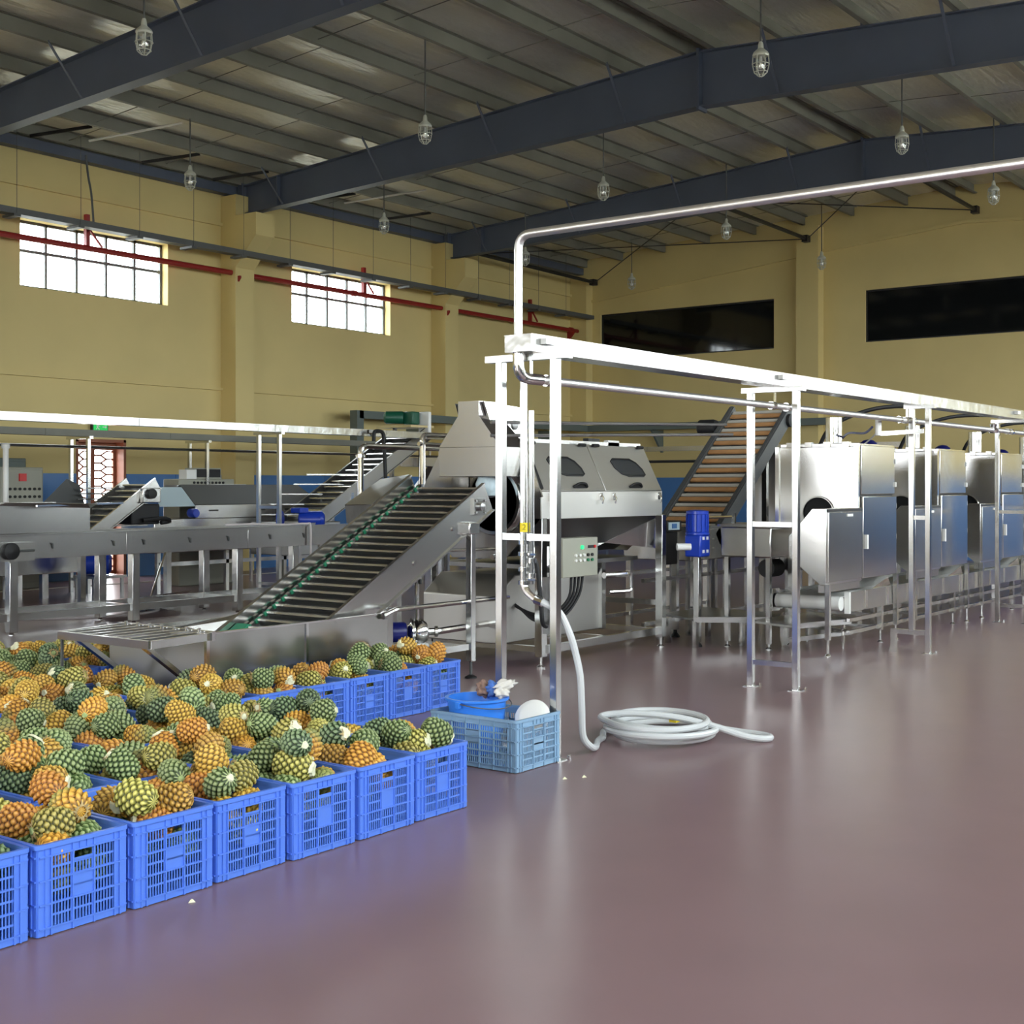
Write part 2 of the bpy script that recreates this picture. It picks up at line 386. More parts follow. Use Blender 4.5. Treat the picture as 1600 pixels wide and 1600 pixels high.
# roof: sheets, purlins, sag rods
mb = MB(); e = 0.06
for (va,vb) in ((VR-0.3,RIDGE),(RIDGE,VL+0.3)):
    za, zb = ztop(va)+0.2, ztop(vb)+0.2
    mb.add([(UN-0.3,va,za),(UB+0.3,va,za),(UB+0.3,vb,zb),(UN-0.3,vb,zb),(UN-0.3,va,za+e),(UB+0.3,va,za+e),(UB+0.3,vb,zb+e),(UN-0.3,vb,zb+e)],
           [(0,1,2,3),(7,6,5,4),(0,4,5,1),(1,5,6,2),(2,6,7,3),(3,7,4,0)])
ceil = struct('ceiling', mb, 'roof', 'pale foil faced roof sheets over grey purlins')
PV = [9.15,9.55,10.6,11.85,13.05,14.3,15.55,16.8,18.05,19.15, 8.1,6.85,5.65,4.4,3.1,1.85,0.6,-0.6,-1.8]
for v in PV:
    z = ztop(v); s = 1 if v > RIDGE else -1
    mb = MB().box(UN,UB-0.02,v-0.004,v+0.004,z,z+0.2).box(UN,UB-0.02,min(v,v+s*0.07),max(v,v+s*0.07),z,z+0.008).box(UN,UB-0.02,min(v,v-s*0.07),max(v,v-s*0.07),z+0.19,z+0.198)
    mb.box(UN,UB-0.02,min(v+s*0.066,v+s*0.072),max(v+s*0.066,v+s*0.072),z,z+0.022)
    mb.build('purlin','purlin',ceil)
Lp = sorted(v for v in PV if v >= 9.5); Rp = sorted(v for v in PV if 1.0 < v <= 9.2)
for u in (7.0,9.0,13.0,15.0,19.1,21.1,25.0,26.9):
    for seq in (Lp, Rp):
        for i in range(len(seq)-1):
            p, q = seq[i], seq[i+1]; du = 0.12 if i % 2 else -0.12
            MB().tube([(u+du,p,ztop(p)+0.06),(u+du,q,ztop(q)+0.06)],0.007,5).build('sag_rod','purlin',ceil)
# white bracing tubes and black knee rods in the eave bay
for u in (13.2, 19.2): MB().tube([(u,18.7,ztop(18.7)-0.03),(u+0.55,17.0,ztop(17.0)+0.0)],0.02,6).build('eave_tie','white',ceil)
for u in (12.4,14.6,16.2,18.5,20.8): MB().bar((u,19.15,ztop(19.15)-0.02),(u+0.5,18.2,ztop(18.2)+0.03),0.03,0.05).build('knee_rod','dark',ceil)
MB().box(UN,UB,VL-0.22,VL-0.02,7.13,7.30).build('eave_beam','rafter',ceil)
MB().box(UN,UB,VL-0.02,VL+0.3,7.24,7.42).build('eave_filler','purlin',ceil)

# steel rafters
def rafter(u, label):
    t = thing('steel_rafter', label, 'roof beam', (u,RIDGE,7.0), 'slate steel rafters under the roof')
    vs = [VL-0.35, RIDGE, VR+0.05]
    for i in range(2):
        a, b = vs[i], vs[i+1]
        MB().prism([(a,zbot(a)),(b,zbot(b)),(b,ztop(b)),(a,ztop(a))],'x',u-0.007,u+0.007).build('web','rafter',t)
        MB().prism([(a,zbot(a)-0.008),(b,zbot(b)-0.008),(b,zbot(b)+0.008),(a,zbot(a)+0.008)],'x',u-0.1,u+0.1).build('bottom_flange','rafter',t)
        MB().prism([(a,ztop(a)-0.016),(b,ztop(b)-0.016),(b,ztop(b)),(a,ztop(a))],'x',u-0.1,u+0.1).build('top_flange','rafter',t)
    MB().box(u-0.13,u+0.13,RIDGE-0.02,RIDGE+0.02,zbot(RIDGE)-0.06,ztop(RIDGE)+0.03).build('ridge_plate','rafter',t)
    a = VL-0.35
    MB().box(u-0.12,u+0.12,a-0.02,a+0.1,6.70,7.35).build('end_plate','rafter',t)
    for v in (18.2,15.9,13.6,6.4,3.9):
        if v > 18: MB().box(u-0.1,u-0.007,v-0.006,v+0.006,zbot(v),ztop(v)).build('stiffener','rafter',t)
    for v in (18.05,15.55,13.05,10.6,8.1,5.65,3.1):
        MB().bar((u-0.09,v,zbot(v)+0.01),(u-0.62,v,ztop(v)+0.02),0.04,0.012).build('flange_brace','rafter',t)
    for v in (14.3,11.85,6.85): MB().box(u-0.07,u+0.07,v+0.01,v+0.06,ztop(v),ztop(v)+0.16).build('purlin_cleat','rafter',t)
rafter(10.95,'slate blue steel rafter crossing the top left corner, nearest')
rafter(17.0,'slate blue steel rafter across the middle of the roof')
rafter(23.1,'slate blue steel rafter farthest back, behind the long pipe')
# dark wind bracing between the last rafter and the gable
wbz = thing('wind_bracing','black strut and rod bracing against the back gable','roof bracing',(26,13,7))
nodes = [(18.7,6.86),(12.85,7.32),(9.0,7.5)]
for v,z in nodes:
    MB().cyl((23.2,v,z+0.05),(28.34,v,z-0.02),0.045,8).build('strut','dark',wbz)
    MB().box(28.2,28.38,v-0.07,v+0.07,z-0.1,z+0.05).build('gusset','dark',wbz)
for (p,q) in ((0,1),(1,2)):
    MB().tube([(28.35,nodes[p][0],nodes[p][1]-0.02),(23.3,nodes[q][0],nodes[q][1])],0.012,5).build('brace_rod','dark',wbz)
    MB().tube([(23.3,nodes[p][0],nodes[p][1]),(28.35,nodes[q][0],nodes[q][1]-0.02)],0.012,5).build('brace_rod','dark',wbz)

# caged lamps on rods
def lamp_meshes():
    d = {}
    d['cap'] = MB().lathe([(0.02,0.30),(0.03,0.27),(0.035,0.22),(0.085,0.175),(0.095,0.15),(0.085,0.13)],(0,0,0),16).mesh('housing','lampbody')
    d['globe'] = MB().lathe([(0.062,0.14),(0.07,0.06),(0.06,-0.02),(0.035,-0.055),(0.0,-0.065)],(0,0,0),14).mesh('globe','lampglass')
    mb = MB()
    for k in range(6):
        a = k*PI/3; ca, sa = math.cos(a), math.sin(a)
        mb.tube([(0.088*ca,0.088*sa,0.14),(0.095*ca,0.095*sa,0.04),(0.075*ca,0.075*sa,-0.05),(0.03*ca,0.03*sa,-0.095),(0.0,0.0,-0.1)],0.006,5)
    for r,z in ((0.095,0.04),(0.075,-0.05)): mb.tube([(r*math.cos(2*PI*j/18),r*math.sin(2*PI*j/18),z) for j in range(18)],0.006,5,closed=True)
    d['cage'] = mb.mesh('wire_cage','lampbody')
    d['bulb'] = MB().lathe([(0.018,0.13),(0.02,0.06),(0.032,0.03),(0.028,0.0),(0.0,-0.015)],(0,0,0),10).mesh('bulb','white')
    return d
LM = lamp_meshes()
def lamp(u, v, label):
    t = thing('caged_lamp', label, 'lamp', (u,v,6.42), 'caged pendant lamps under the roof')
    L = ztop(v)-6.42
    rod = MB().cyl((u,v,6.71),(u,v,6.42+L),0.011,6).build('rod','bracket',t)
    for n, k in (('housing','cap'),('globe','globe'),('wire_cage','cage'),('bulb','bulb')):
        o = bpy.data.objects.new(n, LM[k]); COL.objects.link(o); o.parent = t
LU = {'A':[13.7,18.25,22.7,27.0],'B':[9.1,13.8,18.3,22.6,27.0],'C':[13.85,18.3,22.5]}
LN = {'A':['caged lamp hanging in front of the left eave above the larger window','caged lamp above the smaller left window','caged lamp hidden behind the tall riser pipe','small far caged lamp near the left end of the back wall'],
      'B':['caged lamp in the top left corner before the nearest rafter','caged lamp on a long rod before the middle rafter','caged lamp below the middle rafter, right of the riser pipe','caged lamp just below the long pipe at the roof centre','caged lamp beside the pilaster of the back wall'],
      'C':['large caged lamp at top right before the middle rafter','caged lamp at right before the farthest rafter','caged lamp at the right edge below the long pipe']}
for r,v in (('A',16.75),('B',11.9),('C',6.85)):
    for u,l in zip(LU[r],LN[r]): lamp(u,v,l)

# red sprinkler pipe along the left wall
t = thing('sprinkler_pipe','dark red sprinkler pipe running along the left wall past the windows','pipe',(12,19.2,5.63))
MB().cyl((UN+0.1,19.2,5.66),(28.3,19.2,5.62),0.05,10).build('pipe','red',t)
for u in (10.9,16.95,20.0,23.1,28.0): MB().cyl((u-0.06,19.2,5.63),(u+0.06,19.2,5.63),0.062,10).build('coupling','red',t)
for u in (10.7,16.75,22.9,27.9):
    yw = VL-0.42 if u < 27 else VL
    MB().prism([(19.24,5.57),(19.02,5.57),(19.02,5.53),(19.2,5.33),(19.24,5.33)],'x',u-0.02,u+0.02).build('bracket','red',t)
for u in (13.55,20.35,26.3):
    MB().box(u-0.035,u+0.035,19.22,19.3,5.64,6.22).build('hanger','red',t)
    MB().bar((u,19.25,6.02),(u+0.3,19.25,5.70),0.03).build('hanger_strut','red',t)
# grey cable tray along the left wall
t = thing('cable_tray','grey cable tray hung on wires above the red pipe on the left wall','cable tray',(12,18.85,5.9))
mb = MB().box(UN+0.1,28.4,18.75,18.755,5.90,6.00).box(UN+0.1,28.4,18.95,18.955,5.90,6.00).box(UN+0.1,28.4,18.755,18.95,5.90,5.91)
mb.build('tray','bracket',t)
for i in range(15):
    u = 11.9+i*1.17
    if u > 28: break
    MB().box(u-0.06,u+0.06,18.72,19.05,5.86,5.90).build('support','bracket',t)
    if i % 1 == 0: MB().tube([(u,18.74,5.9),(u,18.74,ztop(18.7)+0.02)],0.0045,5).build('hanger_wire','bracket',t)
# drooping grey conduit to the tray
t = thing('ceiling_conduit','thin grey conduit dropping from the eave above the larger window','cable',(13.4,18.9,6.0))
MB().tube(smoothed([(13.35,19.0,7.15),(13.38,18.98,6.8),(13.42,18.95,6.5),(13.43,18.9,5.98)],4),0.018,6).build('conduit','bracket',t)

# grey green cable bridge on brackets along left and back wall
t = thing('wall_conduit_bridge','grey green square duct on brackets along the far left corner walls','cable duct',(24,18.9,3.1))
MB().box(19.7,28.3,18.75,18.95,3.0,3.16).build('duct','greygreen',t)
MB().box(28.1,28.3,12.0,18.75,3.0,3.16).build('duct','greygreen',t)
MB().box(19.62,19.82,18.75,18.95,1.2,3.16).build('drop','greygreen',t)
for u in (22.0,24.5,27.0): MB().prism([(18.95,3.0),(VL,3.0),(VL,2.45),(VL-0.05,2.45)],'x',u-0.03,u+0.03).build('bracket','greygreen',t)
for v in (16.9,14.6): MB().prism([(28.15,3.0),(UB,3.0),(UB,2.45),(UB-0.05,2.45)],'y',v-0.03,v+0.03).build('bracket','greygreen',t)

# green exit sign above the door
t = thing('exit_sign','small green running man exit sign above the lattice door','sign',(13.9,19.38,2.62)); SZ=0.022
x0,x1,z0,z1 = 13.78,14.06,2.565,2.69
MB().box(x0-0.02,x1+0.02,19.40,19.46,z0-0.02,z1+0.02).build('case','dark',t)
MB().box(x0,x1,19.39,19.40,z0,z1).build('face','sign_green',t)
g = MB(); y=19.385
g.box(x0+0.17,x0+0.23,y-0.002,y,2.621,2.635); g.prism([(x0+0.23,2.603),(x0+0.26,2.628),(x0+0.23,2.653)],'y',y-0.002,y)
g.build('arrow','white',t)
g = MB(); g.box(x0+0.075,x0+0.1,y-0.002,y,2.645+SZ,2.665+SZ)
g.bar((x0+0.085,y,2.662),(x0+0.07,y,2.617),0.02,0.004,(0,1,0)); g.bar((x0+0.07,y,2.617),(x0+0.105,y,2.592),0.016,0.004,(0,1,0)); g.bar((x0+0.105,y,2.592),(x0+0.1,y,2.562),0.014,0.004,(0,1,0))
g.bar((x0+0.07,y,2.617),(x0+0.045,y,2.582),0.016,0.004,(0,1,0)); g.bar((x0+0.085,y,2.657),(x0+0.12,y,2.632),0.012,0.004,(0,1,0)); g.bar((x0+0.085,y,2.657),(x0+0.05,y,2.642),0.012,0.004,(0,1,0))
g.build('running_figure','white',t)
for xx in (x0+0.06,x1-0.06): MB().box(xx-0.03,xx+0.03,19.42,VL,z1+0.02,z1+0.05).build('mount','white',t)

# ------------------------------------------------------------------ right gantry: tray on ladder posts with a water pipe
def tray_run(t, axis, a0, a1, c0, c1, z0, z1, mat='foil', joints=2.4):
    n = max(1, round((a1-a0)/joints)); w = (a1-a0)/n
    for i in range(n):
        x0, x1 = a0+i*w+0.003, a0+(i+1)*w-0.003
        mb = MB()
        def bx(p0,p1,q0,q1,s0,s1):
            if axis == 'x': mb.box(p0,p1,q0,q1,s0,s1)
            else: mb.box(q0,q1,p0,p1,s0,s1)
        bx(x0,x1,c0,c0+0.004,z0,z1); bx(x0,x1,c1-0.004,c1,z0,z1); bx(x0,x1,c0+0.004,c1-0.004,z0,z0+0.004); bx(x0,x1,c0-0.004,c1+0.004,z1,z1+0.006)
        if i == 0: bx(x0,x0+0.004,c0+0.004,c1-0.004,z0+0.004,z1)
        mb.build('tray_section', mat, t)
g = thing('overhead_cable_gantry','long stainless cable tray on ladder posts running to the right over the dryers','gantry',(6.3,4.6,0))
tray_run(g,'x',6.15,22.0,4.50,4.69,2.385,2.48,'foil',1.98)
def sq(p, q, w=0.05): return MB().bar(p,q,w)
def ladder(u, va, vb, rungs, top=2.36, base_b=0.0, ext=0.07):
    pa = sq((u,va,0),(u,va,top)).build('post','frame',g,bevel=0.004)
    pb = sq((u,vb,base_b),(u,vb,top)).build('post','frame',g,bevel=0.004)
    MB().box(u-0.03,u+0.03,min(va,vb)-ext,max(va,vb)+ext,2.345,2.385).build('cross_head','frame',g)
    for z in rungs: sq((u,va+0.025,z),(u,vb-0.025,z),0.04).build('rung','frame',g)
    for v in (va,vb):
        if v == vb and base_b > 0: continue
        MB().box(u-0.05,u+0.05,v-0.05,v+0.05,0,0.006).build('foot_plate','frame',g)
        MB().cyl((u+0.07,v-0.05,0),(u+0.07,v-0.05,0.025),0.012,8).build('anchor_bolt','bright',g)
ladder(6.30,4.43,4.83,[1.30],ext=0.1)
ladder(9.57,4.43,4.82,[1.30,0.2])
ladder(15.85,4.45,4.78,[1.30,0.2])
ladder(19.0,4.45,4.78,[1.30,0.2])
# the second ladder in front of the second dryer stands narrow on a low portal
ladder(12.44,4.40,4.56,[1.30],base_b=0.2)
sq((12.44,4.74,0),(12.44,4.74,0.2)).build('portal_leg','frame',g); sq((12.44,4.40,0.2),(12.44,4.765,0.2),0.045).build('portal_beam','frame',g)
MB().cyl((12.50,4.80,0),(12.50,4.80,0.025),0.012,8).build('anchor_bolt','bright',g)
# grey sockets on the tray side
for u in (6.30,9.45,15.6): MB().box(u-0.05,u+0.05,4.46,4.50,2.43,2.465).build('socket','white',g)
# clamp arm near second ladder
sq((12.44,4.45,2.13),(12.10,4.75,2.10),0.04).build('clamp_arm','bright',g)
MB().cyl((12.0,4.72,2.08),(12.0,4.72,2.25),0.03,10).build('air_valve','white',g)

wp = thing('water_main_pipe','polished riser pipe bending overhead to the right and below the cable gantry','pipe',(6.25,4.62,0))
P = bent([(6.22,VR+0.02,3.08),(6.22,4.64,3.08),(6.22,4.64,2.24),(6.5,4.60,2.235),(22.0,4.60,2.235)],0.09,6)
MB().tube(P,0.026,12).build('pipe','pipe',wp)
MB().tube(bent([(6.22,4.64,2.42),(6.22,4.64,2.24),(6.40,4.60,2.235)],0.09,6),0.034,12).build('elbow','bright',wp)
for u in (6.44,9.75,12.2,12.6,15.6): 
    MB().cyl((u,4.60,2.235),(u+0.03,4.60,2.235),0.036,12).build('clamp','bright',wp)
for u in (6.30,9.57,12.44): MB().cyl((u+0.02,4.62,2.25),(u+0.02,4.62,2.36),0.012,8).build('hanger','bright',wp)
for u in (9.57,12.44,15.85):
    MB().cyl((u-0.1,4.60,2.235),(u-0.04,4.60,2.235),0.033,10).build('union','bright',wp)
MB().lathe([(0.05,0),(0.06,0.03),(0.03,0.06),(0.04,0.1)],(15.1,4.6,2.2),12).build('valve_cluster','bright',wp)
# two thin pipes running across behind the first ladder
for i,(z,l) in enumerate(((2.13,'upper thin stainless pipe crossing behind the first ladder'),(2.02,'lower thin stainless pipe crossing behind the first ladder'))):
    o = MB().cyl((8.6,6.7,z),(11.3-0.35*i,5.95-0.25*i,z+0.06),0.014,8).build('service_pipe','galv',None); lab(o,l); o['category']='pipe'; o['group']='thin service pipes'

# drop pipes with valves on the first ladder and the hose
dp = thing('drop_pipe_valves','pair of stainless drop pipes with clamped valves on the first ladder','pipe',(6.3,4.6,0))
MB().tube(bent([(6.28,4.645,2.235),(6.28,4.645,0.99),(6.28,4.55,0.93)],0.06,6),0.022,10).build('pipe','bright',dp)
MB().tube([(6.32,4.62,2.05),(6.32,4.62,1.02)],0.018,10).build('pipe','bright',dp)
for z in (1.27,1.20,1.11,1.03): MB().cyl((6.28,4.645,z-0.012),(6.28,4.645,z+0.012),0.034,12).build('clamp','bright',dp)
for z in (1.29,1.16,1.07): MB().cyl((6.32,4.62,z-0.014),(6.32,4.62,z+0.014),0.03,12).build('clamp','bright',dp)
for z in (1.20,1.05): MB().bar((6.28,4.62,z),(6.26,4.54,z),0.012).build('lever','bright',dp)
MB().cyl((6.28,4.645,1.33),(6.28,4.645,1.385),0.0235,12).build('yellow_tag','yellowtag',dp)
c = Vector((6.28,4.645,0)); dirv = Vector((-0.8,-0.6,0)).normalized(); sd = Vector((0.6,-0.8,0)).normalized()
mb = MB(); pts=[(-0.008,1.370),(0.0,1.375),(0.008,1.368),(0.006,1.358),(-0.008,1.345),(0.009,1.345)]
mb.tube([c+dirv*0.0245+sd*x+Vector((0,0,z)) for x,z in pts],0.0018,5); mb.build('tag_number','dark',dp)

hz = thing('water_hose','milky translucent water hose hanging from the valve and coiled on the floor','hose',(7.3,4.3,0))
path = [(6.28,4.55,0.93),(6.29,4.50,0.915),(6.34,4.43,0.86),(6.38,4.385,0.74),(6.42,4.37,0.62),(6.44,4.35,0.48),(6.47,4.36,0.30),(6.50,4.37,0.12),(6.57,4.36,0.045),(6.68,4.40,0.022),(6.82,4.48,0.022),(6.92,4.52,0.022)]
c0 = Vector((7.25,4.28,0)); ang = 2.45
for i in range(45):
    a = ang - i*2*PI/11; ring = i/11.0
    r = (0.345,0.30,0.35,0.27,0.34)[int(ring)]*(1-ring % 1)+(0.30,0.35,0.27,0.34,0.33)[int(ring)]*(ring % 1)
    off = Vector((0.035*math.sin(ring*2.9),0.035*math.cos(ring*2.1),0))
    z = 0.022+0.029*ring+0.012*math.sin(a*1.0+ring*2)*min(1,ring)
    path.append(tuple(c0+off+Vector((r*1.05*math.cos(a),r*math.sin(a),z))))
path += [(6.99,4.56,0.15),(7.10,4.44,0.165),(7.24,4.20,0.15),(7.36,3.98,0.10),(7.44,3.80,0.045),(7.52,3.70,0.024),(7.60,3.69,0.022),(7.65,3.77,0.022),(7.62,3.92,0.03),(7.55,4.06,0.05)]
MB().tube(smoothed(path,5),0.021,10).build('hose','hose',hz)
MB().cyl((6.28,4.56,0.935),(6.285,4.51,0.92),0.027,10).build('hose_clamp','bright',hz)
MB().box(7.30,7.35,4.20,4.25,0.10,0.13).build('cable_tie','yellowtag',hz)

# ------------------------------------------------------------------ dryers
def plate_hole(mb, u, v0, v1, z0, z1, cv, cz, r, th=0.01, n=24):
    """vertical plate (normal -x) with a round hole"""
    ring = [(cv+r*math.cos(2*PI*i/n), cz+r*math.sin(2*PI*i/n)) for i in range(n)]
    outer = []
    for i in range(n):
        a = 2*PI*i/n; dx, dz = math.cos(a), math.sin(a)
        tx = ((v1-cv)/dx if dx > 1e-6 else ((v0-cv)/dx if dx < -1e-6 else 1e9)); tz = ((z1-cz)/dz if dz > 1e-6 else ((z0-cz)/dz if dz < -1e-6 else 1e9))
        tt = min(tx,tz); outer.append((cv+dx*tt, cz+dz*tt))
    corners = [(v1,z1),(v0,z1),(v0,z0),(v1,z0)]
    vs = [(u,p[0],p[1]) for p in ring]+[(u,p[0],p[1]) for p in outer]+[(u+th,p[0],p[1]) for p in ring]+[(u+th,p[0],p[1]) for p in outer]
    fs = []
    for i in range(n):
        j = (i+1) % n; fs.append((i,j,n+j,n+i)); fs.append((2*n+i,3*n+i,3*n+j,2*n+j)); fs.append((i,2*n+i,2*n+j,j))
    mb.add(vs, fs)
    for c in corners:
        a = math.atan2(c[1]-cz, c[0]-cv) % (2*PI); i = int(a/(2*PI/n)); j = (i+1) % n
        mb.add([(u,)+outer[i],(u,)+c,(u,)+outer[j],(u+th,)+outer[i],(u+th,)+c,(u+th,)+outer[j]],[(0,1,2),(5,4,3)])
    return mb
DU = 2.27
DL = ['nearest stainless hot air dryer with a large bright blank front','second stainless hot air dryer from the front of the row','third stainless hot air dryer, behind the third ladder','last stainless hot air dryer at the right edge of the picture']
for k in range(4):
    x = 12.45+DU*k; t = thing('hot_air_dryer', DL[k], 'dryer', (x,5.1,0), 'row of stainless dryers')
    # cabinet shell: front plate with hole, back, sides, roof
    plate_hole(MB(),x,5.14,5.95,0.75,1.99,5.52,1.33,0.165,0.012).build('front_panel','steel',t)
    MB().box(x+0.012,x+0.90,5.94,5.95,0.75,1.99).box(x+0.89,x+0.90,5.13,5.94,0.75,1.99).box(x+0.012,x+0.89,5.14,5.94,1.975,1.99).box(x+0.012,x+0.89,5.14,5.94,0.75,0.765).build('shell','steel2',t)
    MB().tube([(x-0.01,5.52+0.165*math.cos(a),1.33+0.165*math.sin(a)) for a in [i*2*PI/24 for i in range(24)]],0.008,6,closed=True).build('inlet_ring','steel2',t)
    MB().lathe([(0.16,0),(0.16,0.25),(0.0,0.25)],(x+0.012,5.52,1.33),20,(1,0,0)).build('inlet_duct','black',t)  # duct coloured black to paint in the shade inside the hole
    for v in (5.10,5.95): MB().box(x-0.02,x+0.03,v-0.005,v+0.035,0.70,2.0).build('corner_strip','bright',t)
    # side doors, the upper and the lower
    x0, x1 = x+0.05, x+0.94
    MB().box(x0,x1,5.09,5.14,1.52,2.01).build('upper_door','steel',t,bevel=0.006)
    dl = MB().box(x0,x1,5.07,5.14,0.69,1.50).build('lower_door','steel',t,bevel=0.006)
    MB().box(x0-0.01,x1+0.01,5.12,5.15,1.495,1.525).build('door_seam','dark',t)
    MB().box(x0+0.04,x0+0.075,5.045,5.07,0.98,1.12).build('door_handle','white',dl)
    for z in (0.78,1.08,1.40,1.62,1.86): MB().cyl((x1+0.008,5.085,z-0.025),(x1+0.008,5.085,z+0.025),0.012,8).build('hinge','white',t)
    # top plate and chimney
    MB().box(x+0.02,x+0.95,5.1,5.94,2.0,2.025).build('top_plate','bright',t)
    for i in range(4): MB().box(x+0.0,x+0.06,5.2+i*0.2,5.27+i*0.2,1.995,2.045).build('top_clip','steel2',t)
    MB().lathe([(0.085,0),(0.085,0.29),(0.08,0.29),(0.08,0.05)],(x+0.45,5.55,2.02),20).build('chimney','bright',t)
    MB().lathe([(0.10,0),(0.10,0.02),(0.085,0.03)],(x+0.45,5.55,2.02),20).build('chimney_collar','steel2',t)
    MB().lathe([(0.07,0),(0.09,0.03),(0.05,0.06),(0.0,0.07)],(x+0.75,5.3,2.02),12).build('burner_cap','navy',t)
    # hexagonal fan box in front
    fx0, fx1 = x-0.82, x+0.03
    prof = [(5.08,0.67),(5.08,1.39),(5.22,1.39),(5.46,1.12),(5.46,0.93),(5.14,0.67)]
    fb = MB().prism(prof,'x',fx0,fx1).build('fan_box','steel',t,bevel=0.004)
    MB().box(fx0+0.02,fx1-0.02,5.062,5.08,0.70,1.355).build('fan_box_door','steel2',fb,bevel=0.003)
    MB().box(fx0+0.45,fx0+0.58,5.055,5.064,1.31,1.335).build('name_plate','white',fb)
    MB().box(fx0+0.01,fx1,5.07,5.10,1.36,1.385).build('door_gap','dark',fb)
    # sloped skirts below the cabinet
    MB().sheet([(x0,5.08,0.69),(x1,5.08,0.69),(x1+0.05,5.30,0.56),(x0-0.05,5.30,0.56)],0.006).build('skirt','steel2',t)
    MB().sheet([(x+0.40,5.12,0.57),(x+0.90,5.12,0.57),(x+0.70,5.075,0.67)],0.006).build('drip_wing','bright',t)
    MB().box(fx0,fx1,5.10,5.16,0.60,0.67).build('fan_box_sill','steel2',t)
    # legs with round feet
    for lx in (x-0.80,x+0.92):
        lg = MB().box(lx-0.022,lx+0.022,5.05,5.094,0.16,0.69 if lx > x else 0.68).build('leg','frame',t)
        MB().cyl((lx,5.072,0.02),(lx,5.072,0.17),0.012,8).build('leg_screw','bright',lg)
        MB().lathe([(0.03,0),(0.03,0.012),(0.014,0.03)],(lx,5.072,0),12).build('levelling_foot','bright',lg)
    for lx in (x+0.05,x+0.9): MB().box(lx-0.02,lx+0.02,5.86,5.90,0,0.76).build('leg','frame',t)
# black cables arching from the dryers to the tray
for k in range(3):
    x = 12.45+DU*k
    o = MB().tube(smoothed([(x+0.55,5.75,2.03),(x+0.68,5.65,2.25),(x+0.95,5.3,2.42),(x+1.3,4.9,2.45),(x+1.5,4.7,2.43)],5),0.022,8).build('flexible_cable','rubber',None)
    lab(o,('black flexible cable arching from the %s dryer up to the cable tray' % ORD[k]).replace('first','nearest')); o['category']='cable'; o['group']='black cables over the dryers'
o = MB().tube(smoothed([(12.85,5.2,2.03),(12.75,5.05,2.12),(12.6,4.95,2.2),(12.45,4.9,2.28),(12.3,4.85,2.2),(12.2,4.8,2.16)],5),0.008,6).build('thin_hose','white',None)
lab(o,'thin white hose curling above the nearest dryer'); o['category']='hose'
o = MB().tube(smoothed([(13.0,5.5,2.10),(12.7,5.3,2.14),(12.35,5.0,2.12),(12.0,4.78,2.16)],5),0.012,6).build('thin_hose','navy',None)
lab(o,'blue hose sagging above the nearest dryer to a white valve'); o['category']='hose'

# belt conveyor under the dryers
t = thing('drying_belt_conveyor','low belt conveyor with a white end roller under the row of dryers','conveyor',(12.1,5.4,0))
n = 5; a0, a1 = 12.18, 22.0; w = (a1-a0)/n
for i in range(n): MB().box(a0+i*w+0.002,a0+(i+1)*w-0.002,5.10,5.115,0.375,0.565).build('side_panel','steel2',t)
MB().box(a0,a1,5.80,5.815,0.375,0.565).build('side_panel','steel2',t)
for u in [12.62+0.57*i for i in range(16)]: MB().box(u,u+0.05,5.093,5.10,0.385,0.56).build('stiffener','bright',t)
MB().box(12.16,12.20,5.075,5.125,0.365,0.575).build('end_cap','white',t)
MB().cyl((12.1,5.13,0.465),(12.1,5.80,0.465),0.07,20).build('end_roller','white',t)
MB().box(12.1,a1,5.13,5.79,0.525,0.535).build('belt','white',t)
MB().box(12.02,12.18,5.815,5.835,0.36,0.58).build('bearing_plate','frame',t)
for u in (13.08,15.3,17.6,19.9):
    MB().box(u-0.025,u+0.025,5.10,5.15,0.13,0.375).build('leg','frame',t); MB().cyl((u,5.125,0),(u,5.125,0.14),0.011,8).build('leg_screw','frame',t)
    MB().lathe([(0.03,0),(0.03,0.01),(0.012,0.025)],(u,5.125,0),10).build('levelling_foot','frame',t)
    MB().box(u-0.025,u+0.025,5.76,5.80,0,0.375).build('leg','frame',t)
for z in (0.27,0.15):
    MB().box(12.3,22,5.13,5.16,z,z+0.035).build('rail','frame',t)
    for u in (13.0,14.6,16.2): MB().box(u,u+0.03,5.16,5.75,z,z+0.03).build('cross_rail','frame',t)
# drip pan below the roller: shallow bent tray
t = thing('drip_pan_table','low stainless drip pan on short legs below the white roller','table',(11.8,5.6,0))
MB().sheet([(11.45,5.32,0.27),(12.4,5.16,0.25),(12.75,5.78,0.28),(11.6,5.85,0.28)],0.02).build('pan','steel2',t)
MB().bar((11.45,5.32,0.29),(12.4,5.16,0.27),0.02,0.05).build('lip','bright',t); MB().bar((12.4,5.16,0.27),(12.75,5.78,0.30),0.02,0.05).build('lip','bright',t)
MB().bar((11.5,5.4,0.15),(12.5,5.2,0.15),0.03,0.04).build('rail','frame',t); MB().bar((12.5,5.2,0.15),(12.8,5.75,0.15),0.03,0.04).build('rail','frame',t)
for p in ((11.6,5.42),(12.62,5.72),(12.1,5.75),(12.35,5.22)):
    MB().box(p[0]-0.015,p[0]+0.015,p[1]-0.015,p[1]+0.015,0.06,0.27).build('leg','frame',t); MB().cyl((p[0],p[1],0),(p[0],p[1],0.07),0.01,8).build('leg_screw','frame',t)

# ------------------------------------------------------------------ drum washer
t = thing('drum_washer','stainless drum washer with two hinged lids and dark inspection windows','washing machine',(10.4,7.4,0))
A, B = 9.38, 11.45
